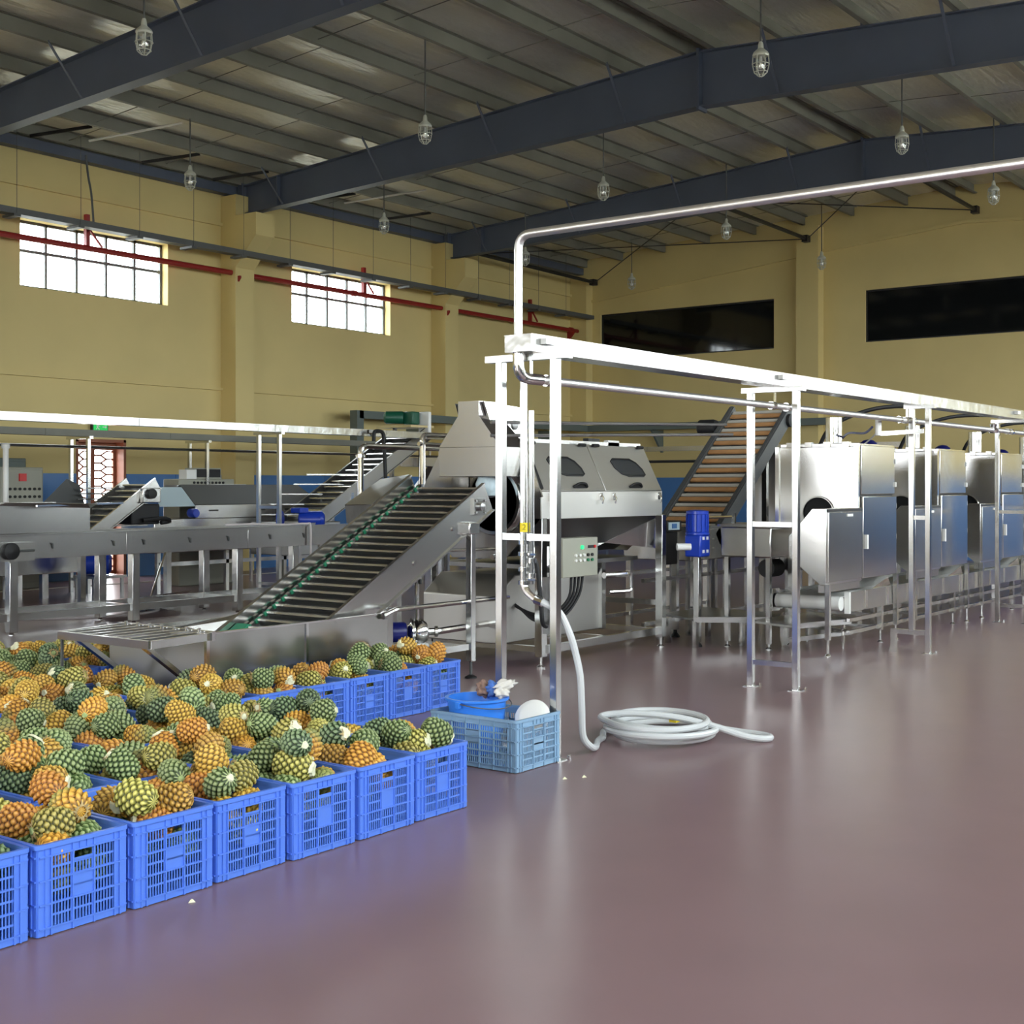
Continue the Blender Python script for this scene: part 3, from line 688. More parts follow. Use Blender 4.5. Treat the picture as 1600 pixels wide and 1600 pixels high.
# end plates (hexagonal), lids, front panel
prof = [(6.76,1.31),(6.76,1.555),(6.98,1.99),(7.85,1.99),(8.12,1.555),(8.12,1.31),(7.75,0.95),(7.15,0.95)]
for u in (A,B-0.02): MB().prism(prof,'x',u,u+0.02).build('end_plate','steel2',t)
MB().box(A,B,6.745,6.76,1.31,1.555).build('front_panel','satin',t,bevel=0.003)
MB().box(A,B,6.98,7.85,1.975,1.99).build('roof_panel','steel2',t)
MB().box(A,B,7.0,7.06,1.99,2.03).build('hinge_rail','steel2',t)
MB().sheet([(A,7.85,1.99),(B,7.85,1.99),(B,8.12,1.555),(A,8.12,1.555)],0.01).build('rear_lid','steel2',t)
MB().box(A,B,8.11,8.12,1.31,1.555).build('rear_panel','steel2',t)
MB().sheet([(A,6.77,1.31),(B,6.77,1.31),(B-0.25,7.15,0.97),(A,7.15,0.97)],0.008).build('belly_sheet','galv',t)
MB().sheet([(A,8.11,1.31),(B,8.11,1.31),(B,7.75,0.95),(A,7.75,0.95)],0.008).build('belly_sheet','galv',t)
def lidp(u, w, off=0.0):
    nrm = Vector((0,-0.435,0.22)).normalized()
    return Vector((u, 6.76+0.22*w, 1.555+0.435*w))+nrm*off
for (ua,ub,wa,wb,hx) in ((A,10.415,9.66,10.17,10.02),(10.425,B,10.72,11.25,10.98)):
    lid = MB().sheet([lidp(ua,0),lidp(ub,0),lidp(ub,1),lidp(ua,1)],0.012).build('lid','satin',t,bevel=0.003)
    # inspection window with rounded slanted outline
    pts = [(0.06,0.02),(0.72,0.0),(0.90,0.25),(1.0,0.75),(0.97,0.98),(0.35,1.0),(0.12,0.75),(0.0,0.25)]
    pts = [(0.10,0.0),(0.66,0.0),(0.84,0.22),(0.97,0.60),(1.0,0.92),(0.93,1.0),(0.42,1.0),(0.2,0.85),(0.05,0.5),(0.0,0.15)]
    W3 = [lidp(wa+(wb-wa)*a, 0.70-0.38*b, 0.014) for a,b in pts]
    MB().sheet(W3,0.004).build('inspection_window','smoke',lid)
    MB().tube(W3,0.010,6,closed=True).build('window_gasket','rubber',lid)
    hb = [lidp(hx-0.12,0.07,0.02),lidp(hx-0.04,0.12,0.04),lidp(hx+0.06,0.12,0.04),lidp(hx+0.1,0.07,0.02)]
    MB().tube(smoothed(hb,4),[0.012]*13,8).build('lid_handle','rubber',lid)
    MB().sheet([lidp(hx-0.12,0.05,0.013),lidp(hx+0.1,0.05,0.013),lidp(hx+0.1,0.13,0.013),lidp(hx-0.04,0.13,0.013)],0.004).build('handle_plate','dark',lid)
    for hu in (ua+0.12+0.0*(ub-ua), ua+0.75*(ub-ua)+0.16):
        MB().cyl(lidp(hu-0.05,0.97,0.03),lidp(hu+0.05,0.97,0.03),0.016,8).build('hinge','rubber',lid)
MB().box(10.85,11.05,7.0,7.05,1.99,2.05).build('limit_switch','white',t)
MB().box(10.5,10.7,7.0,7.06,2.03,2.06).build('hinge_block','dark',t)
for u in (9.5,10.31,10.53,11.36):
    lt = MB().box(u-0.025,u+0.025,6.725,6.747,1.47,1.54).build('latch','bright',t); MB().tube([(u,6.73,1.53),(u,6.70,1.49),(u,6.715,1.44)],0.008,6).build('latch_lever','bright',lt)
# right hand lower gusset and pan
MB().sheet([(B,6.78,1.30),(B,6.80,0.98),(10.85,7.05,1.05)],0.01).build('gusset','bright',t)
MB().sheet([(10.85,7.05,1.05),(9.6,7.0,1.05),(9.6,6.98,0.86),(10.2,6.98,0.92)],0.01).build('pan_front','bright',t)
MB().box(9.5,11.4,7.0,7.9,0.86,0.90).build('pan','galv',t)
# legs, rails
for (lu,lv) in ((9.42,6.78),(11.38,6.72),(9.42,8.05),(11.38,8.05)):
    lg = MB().box(lu-0.04,lu+0.04,lv-0.04,lv+0.04,0.10,1.32).build('leg','frame',t,bevel=0.004)
    MB().cyl((lu,lv,0.01),(lu,lv,0.11),0.016,10).build('leg_screw','bright',lg); MB().lathe([(0.04,0),(0.04,0.014),(0.02,0.03)],(lu,lv,0),12).build('levelling_foot','bright',lg)
MB().box(9.46,11.34,6.72,6.77,0.13,0.20).build('bottom_rail','frame',t); MB().box(9.46,11.34,8.03,8.08,0.13,0.20).build('bottom_rail','frame',t)
for u in (9.42,10.5,11.38): MB().box(u-0.03,u+0.03,6.8,8.0,0.14,0.19).build('cross_rail','frame',t)
MB().box(11.36,11.40,6.76,8.01,0.42,0.47).build('end_rail','frame',t)
MB().box(9.9,11.34,8.03,8.07,0.50,0.55).build('end_rail','frame',t)
# water tank
tk = MB().prism([(9.25,0.2),(10.88,0.2),(10.88,0.72),(10.80,0.80),(9.5,0.80),(9.25,0.62)],'y',7.12,8.0).build('water_tank','satin',t,bevel=0.01)
MB().box(10.86,10.93,7.08,7.14,0.2,0.86).build('tank_post','frame',tk)
# recirculation pipes at the right
MB().tube(bent([(10.7,6.95,0.74),(11.05,6.9,0.74),(11.2,7.0,0.74)],0.06),0.03,10).build('overflow_pipe','bright',t)
MB().tube(bent([(10.95,7.05,0.56),(11.2,6.95,0.56),(11.2,6.95,0.74)],0.05),0.02,10).build('drain_pipe','bright',t)
# round drum seen at the infeed end
MB().lathe([(0.30,0),(0.31,0.02),(0.31,0.08),(0.27,0.08),(0.27,0.0)],(A-0.09,7.22,1.47),40,(1,0,0)).build('drum_ring','bright',t)
MB().lathe([(0.27,0),(0.0,0.02)],(A-0.03,7.22,1.47),32,(1,0,0)).build('drum_mouth_dark','black',t)  # black disc in place of the darkness inside the drum opening
MB().lathe([(0.02,0),(0.11,0.02),(0.13,0.12),(0.10,0.2),(0.02,0.22)],(A-0.20,7.16,1.50),20,(0,0,1)).build('brush_roll','label',t)
MB().box(9.2,9.22,7.42,7.62,1.50,1.68).build('baffle','steel2',t)
# black gasket hose along the lid edge
MB().tube([lidp(A-0.02,1.02,0.02),lidp(A-0.02,0.5,0.03),lidp(A-0.02,0.02,0.02)],0.035,8).build('edge_hose','rubber',t)
MB().bar((A-0.05,6.9,1.95),(A-0.05,6.72,1.50),0.02,0.05).build('edge_strip','bright',t)
# feed hood over the infeed
hd = MB().box(8.98,9.37,6.90,7.58,1.685,1.945).build('hood_box','steel2',t,bevel=0.004)
MB().loft([(8.98,6.90,1.945),(9.37,6.90,1.945),(9.37,7.58,1.945),(8.98,7.58,1.945)],[(8.98,7.13,2.22),(9.30,7.13,2.22),(9.30,7.36,2.22),(8.98,7.36,2.22)]).build('hood_cone','steel2',hd)
MB().box(8.98,9.30,7.13,7.36,2.22,2.345).build('hood_neck','steel2',hd)
MB().sheet([(8.985,7.36,2.22),(8.985,7.40,2.33),(9.1,7.40,2.33),(9.1,7.36,2.22)],0.004).build('neck_lip','bright',hd)
pl = MB().prism([(9.02,2.34),(9.56,2.31),(9.56,1.99),(9.30,1.99),(9.10,2.18)],'y',7.10,7.125).build('side_plate','bright',t)
for (uu,zz) in ((9.2,2.12),(9.46,2.15)): MB().lathe([(0.042,0),(0.042,0.012),(0.03,0.014)],(uu,7.10,zz),16,(0,-1,0)).build('round_port','galv',pl)
# control box with buttons
cb = MB().box(9.43,9.98,6.55,6.70,0.80,1.145).build('control_box','cabinet',t,bevel=0.006)
MB().cyl((9.72,6.55,1.06),(9.72,6.535,1.06),0.018,12).build('green_lamp','glow_green',cb)
MB().box(9.82,9.94,6.545,6.55,1.05,1.075).build('meter','dark',cb); MB().cyl((9.92,6.55,1.062),(9.92,6.535,1.062),0.014,10).build('red_button','redbtn',cb)
for r,(z,cols) in enumerate(((0.99,['white','white','white','dark','dark']),(0.945,['white','white','white','greenbtn','greenbtn']))):
    for i,cm in enumerate(cols): MB().cyl((9.62+i*0.065,6.55,z),(9.62+i*0.065,6.535,z),0.014,10).build('button',cm,cb)
MB().box(9.44,9.50,6.70,6.76,0.3,0.8).build('box_post','frame',t)
for i in range(4):
    MB().tube(smoothed([(9.66+0.06*i,6.62,0.80),(9.655+0.05*i,6.64,0.62),(9.58+0.03*i,6.72,0.50-0.02*i),(9.52,6.90,0.46-0.02*i),(9.50,7.06,0.50),(9.50,7.18,0.56)],5),0.014,6).build('control_cable','rubber',cb)
MB().tube(smoothed([(9.18,6.72,0.98),(9.22,6.68,0.92),(9.25,6.66,0.60),(9.28,6.66,0.42),(9.36,6.68,0.38)],5),0.02,8).build('drain_hose','rubber',t)

# ------------------------------------------------------------------ inclined bucket conveyors
def incline(t, P0, P1, vn, vf, ph, n, rung='bar', chain=False, far_up=0.06, pm='steel', start=0.02, end=0.98, depth=0.035, rm='bright', plate=0.10, thick=0.012, platem='belt'):
    d = Vector((P1[0]-P0[0],0,P1[1]-P0[1])); L = d.length; d.normalize(); nrm = Vector((-d.z,0,d.x))
    def P(s, v, off): q = Vector((P0[0],0,P0[1]))+d*(s*L)+nrm*off; return Vector((q.x,v,q.z))
    def poly(off0, off1): return [P(0,0,off1),P(1,0,off1),P(1,0,off0),P(0,0,off0)]
    for nm,va,vb,o1 in (('side_panel',vn-thick,vn,0.0),('side_panel',vf,vf+thick,far_up)):
        pp = [(q.x,q.z) for q in poly(-ph,o1)]
        sp = MB().prism(pp,'y',va,vb).build(nm,pm,t,bevel=0.003)
        a,b = P(0,(va+vb)/2,o1),P(1,(va+vb)/2,o1); MB().bar(a,b,0.035,0.012,up=nrm).build('panel_lip','bright' if pm=='steel' else pm,sp)
        a,b = P(0,(va+vb)/2,-ph),P(1,(va+vb)/2,-ph); MB().bar(a,b,0.05,0.012,up=nrm).build('panel_lip',pm,sp)
    pp = [(q.x,q.z) for q in poly(-plate-0.01,-plate)]
    MB().prism(pp,'y',vn,vf).build('bed_plate',platem,t)
    for i in range(n):
        s = start+(end-start)*i/(n-1)
        if rung == 'bar':
            MB().cyl(P(s,vn+0.01,-depth),P(s,vf-0.05,-depth),0.016,8).build('rung',rm,t)
            MB().bar(P(s,vn+0.02,-depth-0.03),P(s,vf-0.06,-depth-0.03),0.012,0.03,up=nrm).build('pusher','galv',t)
        elif rung == 'slat':
            MB().bar(P(s,vn+0.01,-depth),P(s,vf-0.01,-depth),0.062,0.018,up=nrm).build('slat','brownslat',t)
            MB().bar(P(s+0.030,vn+0.01,-depth+0.004),P(s+0.030,vf-0.01,-depth+0.004),0.045,0.012,up=nrm).build('cleat','joint',t)
        if chain:
            MB().bar(P(s-0.011,vf-0.045,-depth),P(s+0.011,vf-0.045,-depth),0.02,0.03,up=nrm).build('chain_link','greenchain',t)
            MB().bar(P(s+0.014,vf-0.03,-depth),P(s+0.03,vf-0.03,-depth),0.03,0.02,up=nrm).build('chain_plate','bright',t)
    return P

# ---- infeed conveyor with trough and slatted table
t = thing('infeed_conveyor','stainless inclined infeed conveyor rising from a trough beside the pineapple crates','conveyor',(7.2,7.3,0))
P = incline(t,(6.62,0.44),(8.80,1.625),6.94,7.72,0.255,23,chain=True,start=0.05,end=0.985,far_up=0.08)
# trough
MB().box(5.70,7.45,6.80,6.812,0.10,0.63).build('trough_side','steel2',t)
MB().box(5.70,7.45,7.83,7.842,0.10,0.60).build('trough_side','steel2',t)
MB().sheet([(5.70,6.812,0.63),(5.70,7.83,0.60),(5.72,7.83,0.10),(5.72,6.812,0.10)],0.012).build('trough_end','satin',t)
MB().box(5.72,7.45,6.812,7.83,0.10,0.112).build('trough_floor','galv',t)
MB().box(7.44,7.452,6.812,7.83,0.10,0.40).build('trough_end','steel2',t)
for u in (6.60,): MB().box(u-0.012,u+0.012,6.79,6.80,0.12,0.63).build('trough_seam','bright',t)
MB().bar((5.70,6.806,0.632),(7.45,6.806,0.632),0.03,0.012).build('trough_lip','bright',t)
MB().bar((5.70,6.80,0.63),(5.70,6.80,0.10),0.025).build('corner_post','bright',t)
MB().sheet([(6.62,7.72,0.44),(6.30,7.80,0.56),(6.9,7.83,0.62),(6.95,7.73,0.6)],0.006).build('corner_baffle','steel',t)
MB().sheet([(6.64,7.58,0.48),(6.76,7.58,0.55),(6.76,7.71,0.55),(6.64,7.71,0.48)],0.012).build('chain_guard','greenchain',t)
for u in (5.95,7.35):
    for v in (6.85,7.78): MB().box(u-0.02,u+0.02,v-0.02,v+0.02,0,0.10).build('trough_leg','frame',t)
# slatted loading table
MB().bar((5.15,6.68,0.62),(5.15,7.62,0.62),0.03,0.05).build('table_edge','frame',t)
MB().bar((5.69,6.72,0.625),(5.69,7.72,0.625),0.03,0.06).build('table_edge','bright',t)
MB().bar((5.15,6.68,0.62),(5.70,6.76,0.62),0.03,0.05).build('table_edge','frame',t); MB().bar((5.15,7.62,0.62),(5.70,7.72,0.62),0.03,0.05).build('table_edge','frame',t)
for i in range(7):
    v = 6.80+i*0.128
    sl = MB().bar((5.16,v,0.635),(5.68,v+0.03,0.635),0.022,0.022).build('table_slat','frame',t)
    MB().cyl((5.66,v+0.03,0.645),(5.66,v+0.03,0.672),0.012,8).build('slat_bolt','bright',sl)
for v in (6.80,7.48): MB().bar((5.20,v,0.60),(5.74,v-0.02+0.04,0.20),0.05,0.03).build('table_strut','frame',t)
MB().bar((5.17,7.62,0.6),(5.17,7.62,0.0),0.015).build('table_prop','bracket',t)
# head end: bearing plate, support leg and base frame
bp = MB().box(8.64,8.80,6.905,6.93,1.36,1.50).build('bearing_plate','bright',t)
for (du,dz) in ((0.02,0.02),(0.14,0.02),(0.02,0.12),(0.14,0.12)): MB().cyl((8.64+du,6.905,1.36+dz),(8.64+du,6.895,1.36+dz),0.010,8).build('bolt','galv',bp)
MB().lathe([(0.035,0),(0.035,0.03),(0.02,0.035)],(8.72,6.905,1.43),14,(0,-1,0)).build('shaft_end','galv',bp)
for s in (0.56,0.78): 
    q = P(s,6.928,-0.13); MB().cyl((q.x,6.93,q.z),(q.x,6.918,q.z),0.018,10).build('panel_bolt','bright',t)
lg = MB().box(8.555,8.615,6.87,6.93,0.14,1.24).build('leg','frame',t,bevel=0.004)
MB().box(8.52,8.66,6.86,6.94,1.20,1.30).build('leg_clamp','bright',t,bevel=0.01)
MB().cyl((8.585,6.9,0.02),(8.585,6.9,0.15),0.012,8).build('leg_screw','bracket',lg); MB().lathe([(0.05,0),(0.05,0.012),(0.015,0.03)],(8.585,6.9,0),14).build('levelling_foot','rubber',lg)
MB().box(8.555,8.615,7.70,7.76,0.14,1.24).build('leg','frame',t)
for u in (7.58,):
    for v in (6.92,7.70): MB().box(u-0.03,u+0.03,v-0.03,v+0.03,0.02,0.66).build('leg','frame',t)
MB().box(7.58,8.585,6.885,6.925,0.24,0.29).build('base_rail','frame',t); MB().box(7.58,8.585,7.68,7.72,0.24,0.29).build('base_rail','frame',t)
MB().box(7.56,7.60,6.92,7.70,0.24,0.29).build('base_rail','frame',t)
MB().box(7.62,8.55,6.93,7.68,0.27,0.28).build('base_pan','galv',t)
# sloping side shelf with a light flared face at the far side of the head
A_, B_, C_, D_ = Vector((8.53,8.30,1.43)), Vector((9.0,8.30,1.66)), Vector((8.79,7.76,1.70)), Vector((8.30,7.76,1.44))
MB().sheet([D_,C_,B_,A_],0.008).build('side_shelf','galv',t)
MB().sheet([D_,C_,Vector((8.85,7.735,1.555)),Vector((8.33,7.735,1.36))],0.006).build('flared_guard','steel',t)
MB().sheet([A_,D_,Vector((8.33,7.76,1.34)),Vector((8.50,8.0,1.24)),Vector((8.55,8.3,1.27))],0.006).build('guard_end','belt',t)  # darker material stands in for the reflection on this end face
# long return pipe beside the conveyor
rp = thing('return_pipe','thin stainless pipe running from the trough to the washer tank','pipe',(7.6,6.6,0.6))
MB().tube(bent([(7.38,6.78,0.62),(7.50,6.76,0.66),(9.3,7.05,0.62)],0.03),0.02,10).build('pipe','bright',rp)
MB().cyl((7.37,6.78,0.62),(7.41,6.775,0.63),0.03,10).build('pipe_flange','bright',rp)

# ---- pump with navy motor
t = thing('centrifugal_pump','small centrifugal pump with navy blue motor under the infeed conveyor','pump',(8.15,7.2,0.28))
c = Vector((8.2,7.20,0.40)); ax = Vector((-0.75,0.66,0)).normalized(); q0 = c-ax*0.0
MB().lathe([(0.075,0.06),(0.085,0.08),(0.085,0.30),(0.07,0.33),(0.02,0.335)],q0,18,ax).build('motor','navy',t)
MB().lathe([(0.03,0.05),(0.06,0.04),(0.095,0.0),(0.105,-0.03),(0.105,-0.07),(0.08,-0.11),(0.04,-0.13)],q0,18,ax).build('volute','bright',t)
MB().lathe([(0.115,0),(0.115,0.014)],q0+ax*0.005,18,ax).build('clamp_ring','bright',t)
MB().cyl(q0-ax*0.03+Vector((0,0,0.09)),q0-ax*0.03+Vector((0,0,0.75)),0.02,10).build('outlet_pipe','bright',t)
vv = q0-ax*0.03+Vector((0,0,0.55))
MB().lathe([(0.028,-0.04),(0.04,-0.03),(0.03,0),(0.04,0.03),(0.028,0.04)],vv,12).build('valve','bright',t)
lv = MB().tube([vv+Vector((0,-0.04,0)),vv+Vector((-0.03,-0.07,-0.02)),vv+Vector((-0.04,-0.07,-0.12))],0.007,6).build('valve_lever','bright',t)
MB().lathe([(0.014,-0.02),(0.018,0),(0.014,0.02)],vv+Vector((-0.04,-0.07,-0.13)),8).build('lever_knob','rubber',lv)
MB().tube([q0-ax*0.03+Vector((0,0,0.66)),(9.25,7.1,1.05)],0.014,8).build('branch_pipe','bright',t)
MB().tube(bent([q0-ax*0.12,q0-ax*0.2,(9.25,7.25,0.38)],0.04),0.03,10).build('inlet_pipe','bright',t)
MB().lathe([(0.045,-0.012),(0.045,0.012)],q0-ax*0.19,14,ax).build('pipe_clamp','bright',t)
MB().box(8.05,8.30,7.12,7.30,0.28,0.31).build('pump_foot','bright',t)
# small valve before the tank
t = thing('sample_valve','stainless sampling valve with black knob lever before the washer tank','valve',(9.2,7.0,0.9))
MB().cyl((9.12,7.09,0.98),(9.26,7.09,0.98),0.025,10).build('valve_body','bright',t)
MB().lathe([(0.035,0),(0.035,0.03)],(9.18,7.05,0.98),10,(0,1,0)).build('bonnet','galv',t)
lv = MB().tube([(9.14,7.04,0.98),(9.12,7.02,0.94),(9.12,7.02,0.84)],0.008,6).build('lever','bright',t)
MB().lathe([(0.014,-0.02),(0.02,0),(0.014,0.02)],(9.12,7.02,0.83),8).build('lever_knob','rubber',lv)

# ---- black pedestal stand
t = thing('pedestal_stand','black pole on a round pedestal base behind the pump','stand',(9.35,9.0,0))
MB().cyl((9.35,9.0,0.05),(9.35,9.0,1.05),0.035,10).build('pole','rubber',t)
MB().lathe([(0.26,0),(0.27,0.02),(0.25,0.045),(0.10,0.07),(0.07,0.16),(0.04,0.2)],(9.35,9.0,0),28).build('base','rubber',t)
t = thing('black_standpipe','black vertical pipe hanging behind the infeed conveyor frame','pipe',(8.55,8.6,0))
MB().tube([(8.55,8.6,0.95),(8.55,8.6,0.3),(8.50,8.62,0.05)],[0.04,0.04,0.05],10).build('pipe','rubber',t)

# ---- blue gear motor on its stand
t = thing('gear_motor','bright blue vertical gear motor on a stainless post','motor',(11.65,6.46,0))
c = (11.62,6.44,0)
MB().lathe([(0.05,0.0),(0.12,0.0),(0.12,0.02),(0.105,0.03),(0.105,0.20),(0.112,0.205),(0.112,0.235),(0.06,0.245)],(c[0],c[1],1.12),20).build('motor','bluemotor',t)
for k in range(14):
    a = 2*PI*k/14; MB().box(c[0]+0.11*math.cos(a)-0.004,c[0]+0.11*math.cos(a)+0.004,c[1]+0.11*math.sin(a)-0.004,c[1]+0.11*math.sin(a)+0.004,1.15,1.32).build('fin','bluemotor',t)
gb = MB().box(c[0]-0.10,c[0]+0.10,c[1]-0.09,c[1]+0.09,0.90,1.12).build('gearbox','bluemotor',t,bevel=0.015)
MB().lathe([(0.075,0),(0.075,0.03),(0.03,0.03),(0.03,0.0)],(c[0]+0.1,c[1]-0.02,1.0),18,(0.3,-1,0)).build('bore_flange','bluemotor',gb)
MB().lathe([(0.03,0),(0.03,0.034)],(c[0]+0.1,c[1]-0.02,1.0),14,(0.3,-1,0)).build('bore','rubber',gb)
for dx in (-0.06,0.02):
    for z in (0.94,1.07): MB().box(c[0]+dx,c[0]+dx+0.035,c[1]-0.095,c[1]-0.085,z,z+0.03).build('data_plate','white',gb)
MB().cyl((c[0]-0.10,c[1]+0.02,1.0),(c[0]-0.2,c[1]+0.12,1.0),0.035,12).build('output_shaft','white',t)
lg = MB().box(c[0]-0.03,c[0]+0.03,c[1]-0.03,c[1]+0.03,0.05,0.92).build('post','frame',t,bevel=0.003)
for z in (0.42,0.35): MB().cyl((c[0]+0.03,c[1],z),(c[0]+0.05,c[1],z),0.014,8).build('post_bolt','bright',lg)
MB().lathe([(0.05,0),(0.05,0.014),(0.02,0.05)],c,12).build('levelling_foot','rubber',lg)
# ---- display head and dark sensor housing
t = thing('weigh_display','small blue white display on a dark housing behind the washer leg','display',(12.05,7.05,0))
MB().box(11.96,12.20,7.0,7.12,0.78,1.12).build('housing','rubber',t,bevel=0.006)
sc = MB().box(11.92,12.22,6.96,7.10,1.13,1.24).build('display_head','dark',t,bevel=0.008)
MB().box(11.94,12.16,6.952,6.96,1.145,1.225).build('screen','label',sc)
MB().box(12.00,12.10,6.948,6.952,1.16,1.21).build('screen_print','tile',sc)
MB().box(11.90,11.95,7.02,7.08,0.0,1.12).build('post','frame',t); MB().box(12.21,12.27,7.02,7.08,0.08,1.12).build('post','frame',t)
MB().lathe([(0.05,0),(0.05,0.014),(0.02,0.05),(0.02,0.08)],(12.24,7.05,0),12).build('levelling_foot','rubber',t)
# ---- intermediate trough and brown slat elevator behind
t = thing('brown_slat_elevator','steep elevator with brown slats rising from a grey trough behind the washer','elevator',(13.5,7.4,0))
P2 = incline(t,(12.95,1.08),(14.88,2.60),7.02,7.72,0.17,13,rung='slat',pm='bracket',far_up=0.0,start=0.04,end=0.93,plate=0.09,thick=0.07,platem='belt')
MB().box(12.4,14.3,6.95,7.80,0.80,1.14).build('trough','steel2',t,bevel=0.01)
MB().box(12.38,14.3,6.93,7.82,1.14,1.17).build('trough_rim','frame',t)
for u in (12.45,13.3,14.2):
    for v in (7.0,7.75): MB().box(u-0.03,u+0.03,v-0.03,v+0.03,0,0.80).build('leg','frame',t)
for z in (0.18,0.62):
    MB().box(11.5,14.2,6.98,7.02,z,z+0.04).build('rail','frame',t); MB().box(11.5,14.2,7.73,7.77,z,z+0.04).build('rail','frame',t)
MB().box(14.3,14.36,7.0,7.06,0.0,2.05).build('support_post','frame',t); MB().box(14.3,14.36,7.68,7.74,0.0,2.05).build('support_post','frame',t)
MB().lathe([(0.09,0),(0.1,0.03),(0.1,0.22),(0.06,0.25)],(14.55,7.8,2.33),14,(0,1,0)).build('drive_motor','rubber',t)
MB().lathe([(0.08,0),(0.08,0.04),(0.03,0.05)],(14.8,6.95,2.4),14,(0,-1,0)).build('bearing','rubber',t)
MB().tube(bent([(12.6,6.96,1.26),(13.35,6.96,1.26),(13.35,6.96,1.14)],0.03),0.018,8).build('hand_rail','bright',t)
MB().box(13.37,13.40,6.93,6.96,1.1,1.3).build('rail_post','frame',t)
for (u,z) in ((12.9,1.02),(12.9,0.92),(13.6,0.9)): MB().cyl((u,6.95,z),(u,6.94,z),0.012,8).build('bolt','bright',t)
# dark housing to the right of the elevator
t = thing('grey_transfer_housing','tall grey machine housing between the brown elevator and the nearest dryer','machine',(15.2,7.1,0))
MB().box(15.0,16.4,6.7,7.6,0.9,2.05).build('housing','galv',t,bevel=0.01)
MB().box(14.7,16.4,6.6,7.0,0.8,1.45).build('side_chest','steel2',t,bevel=0.01)
for i in range(3): MB().box(14.69,14.70,6.64,6.96,0.9+i*0.17,1.02+i*0.17).build('vent','bracket',t)
for u in (14.8,16.3):
    for v in (6.65,7.5): MB().box(u-0.03,u+0.03,v-0.03,v+0.03,0,0.9).build('leg','frame',t)
# low platform in the middle and feeding chute before the dryers
t = thing('low_platform','low stainless platform on short legs beside the blue gear motor','platform',(12.0,6.2,0))
MB().sheet([(11.5,6.42,0.27),(12.15,5.80,0.25),(12.55,5.95,0.27),(12.6,6.9,0.28),(11.7,6.9,0.28)],0.02).build('deck','galv',t)
MB().bar((11.5,6.42,0.28),(12.15,5.80,0.265),0.02,0.055).build('lip','frame',t); MB().bar((12.15,5.80,0.265),(12.55,5.95,0.28),0.02,0.055).build('lip','frame',t)
for p in ((11.53,6.41),(11.95,6.12),(12.32,5.83),(12.5,6.8),(11.75,6.85)):
    MB().box(p[0]-0.03,p[0]+0.03,p[1]-0.02,p[1]+0.02,0,0.26).build('leg','frame',t)
t = thing('feed_chute','stainless feed chute box behind the second ladder','chute',(11.9,5.9,0))
MB().box(11.75,12.35,5.70,6.25,0.90,1.20).build('chute_box','steel2',t,bevel=0.015)
MB().box(11.72,12.38,5.68,6.27,1.20,1.225).build('chute_rim','frame',t)
for (u,v) in ((11.8,5.75),(11.8,6.2),(12.3,6.2),(12.3,5.75)):
    l = MB().box(u-0.022,u+0.022,v-0.022,v+0.022,0.06,0.90).build('leg','frame',t); MB().lathe([(0.035,0),(0.035,0.012),(0.012,0.03),(0.012,0.07)],(u,v,0),10).build('levelling_foot','frame',l)
MB().cyl((12.05,5.9,0.78),(12.3,5.9,0.78),0.09,14).build('chute_motor','rubber',t)

# ------------------------------------------------------------------ left side machines
# ---- long sorting conveyor
t = thing('sorting_conveyor','long waist high stainless sorting conveyor on box legs left of the infeed','conveyor',(10,12.8,0))
ends = [5.2,7.2,9.5,11.35,13.25]
for i in range(4): MB().box(ends[i]+0.003,ends[i+1]-0.003,12.75,12.77,0.815,1.07).build('side_panel','steel',t,bevel=0.003)
MB().box(5.2,13.25,13.48,13.50,0.815,1.07).build('side_panel','steel2',t)
MB().bar((5.2,12.755,1.078),(13.25,12.755,1.078),0.045,0.016).build('top_lip','bright',t); MB().bar((5.2,13.49,1.078),(13.25,13.49,1.078),0.045,0.016).build('top_lip','bright',t)
MB().box(5.2,13.25,12.77,13.48,1.0,1.02).build('belt','grey',t)
for u in (6.47,8.07,9.65,11.23,12.8):
    MB().box(u-0.05,u+0.05,12.76,12.86,0.03,0.815).build('leg','frame',t,bevel=0.006)
    MB().box(u-0.05,u+0.05,13.40,13.50,0.03,0.815).build('leg','frame',t,bevel=0.006)
    MB().box(u-0.03,u+0.03,12.86,13.40,0.16,0.22).build('cross_rail','frame',t)
    MB().lathe([(0.03,0),(0.03,0.01),(0.015,0.03)],(u,12.81,0),10).build('levelling_foot','bright',t); MB().lathe([(0.03,0),(0.03,0.01),(0.015,0.03)],(u,13.45,0),10).build('levelling_foot','bright',t)
for v in (12.79,13.43): 
    for a,b in ((6.52,8.02),(8.12,9.60),(9.70,11.18),(11.28,12.75)): MB().box(a,b,v,v+0.05,0.15,0.23).build('bottom_rail','frame',t)
for u in (8.5,9.3,9.72,10.4,11.0,11.7,12.3): MB().tube([(u,12.745,0.98),(u+0.02,12.735,0.97),(u+0.03,12.74,0.92)],0.008,5).build('latch_hook','bracket',t)
MB().box(7.75,8.28,12.70,12.75,0.80,1.00).build('bearing_mount','steel2',t)
MB().lathe([(0.09,0),(0.09,0.05),(0.05,0.06),(0.02,0.075)],(7.98,12.70,0.91),20,(0,-1,0)).build('bearing','rubber',t)
MB().cyl((8.08,12.68,0.91),(8.26,12.68,0.91),0.012,8).build('tension_screw','bracket',t)
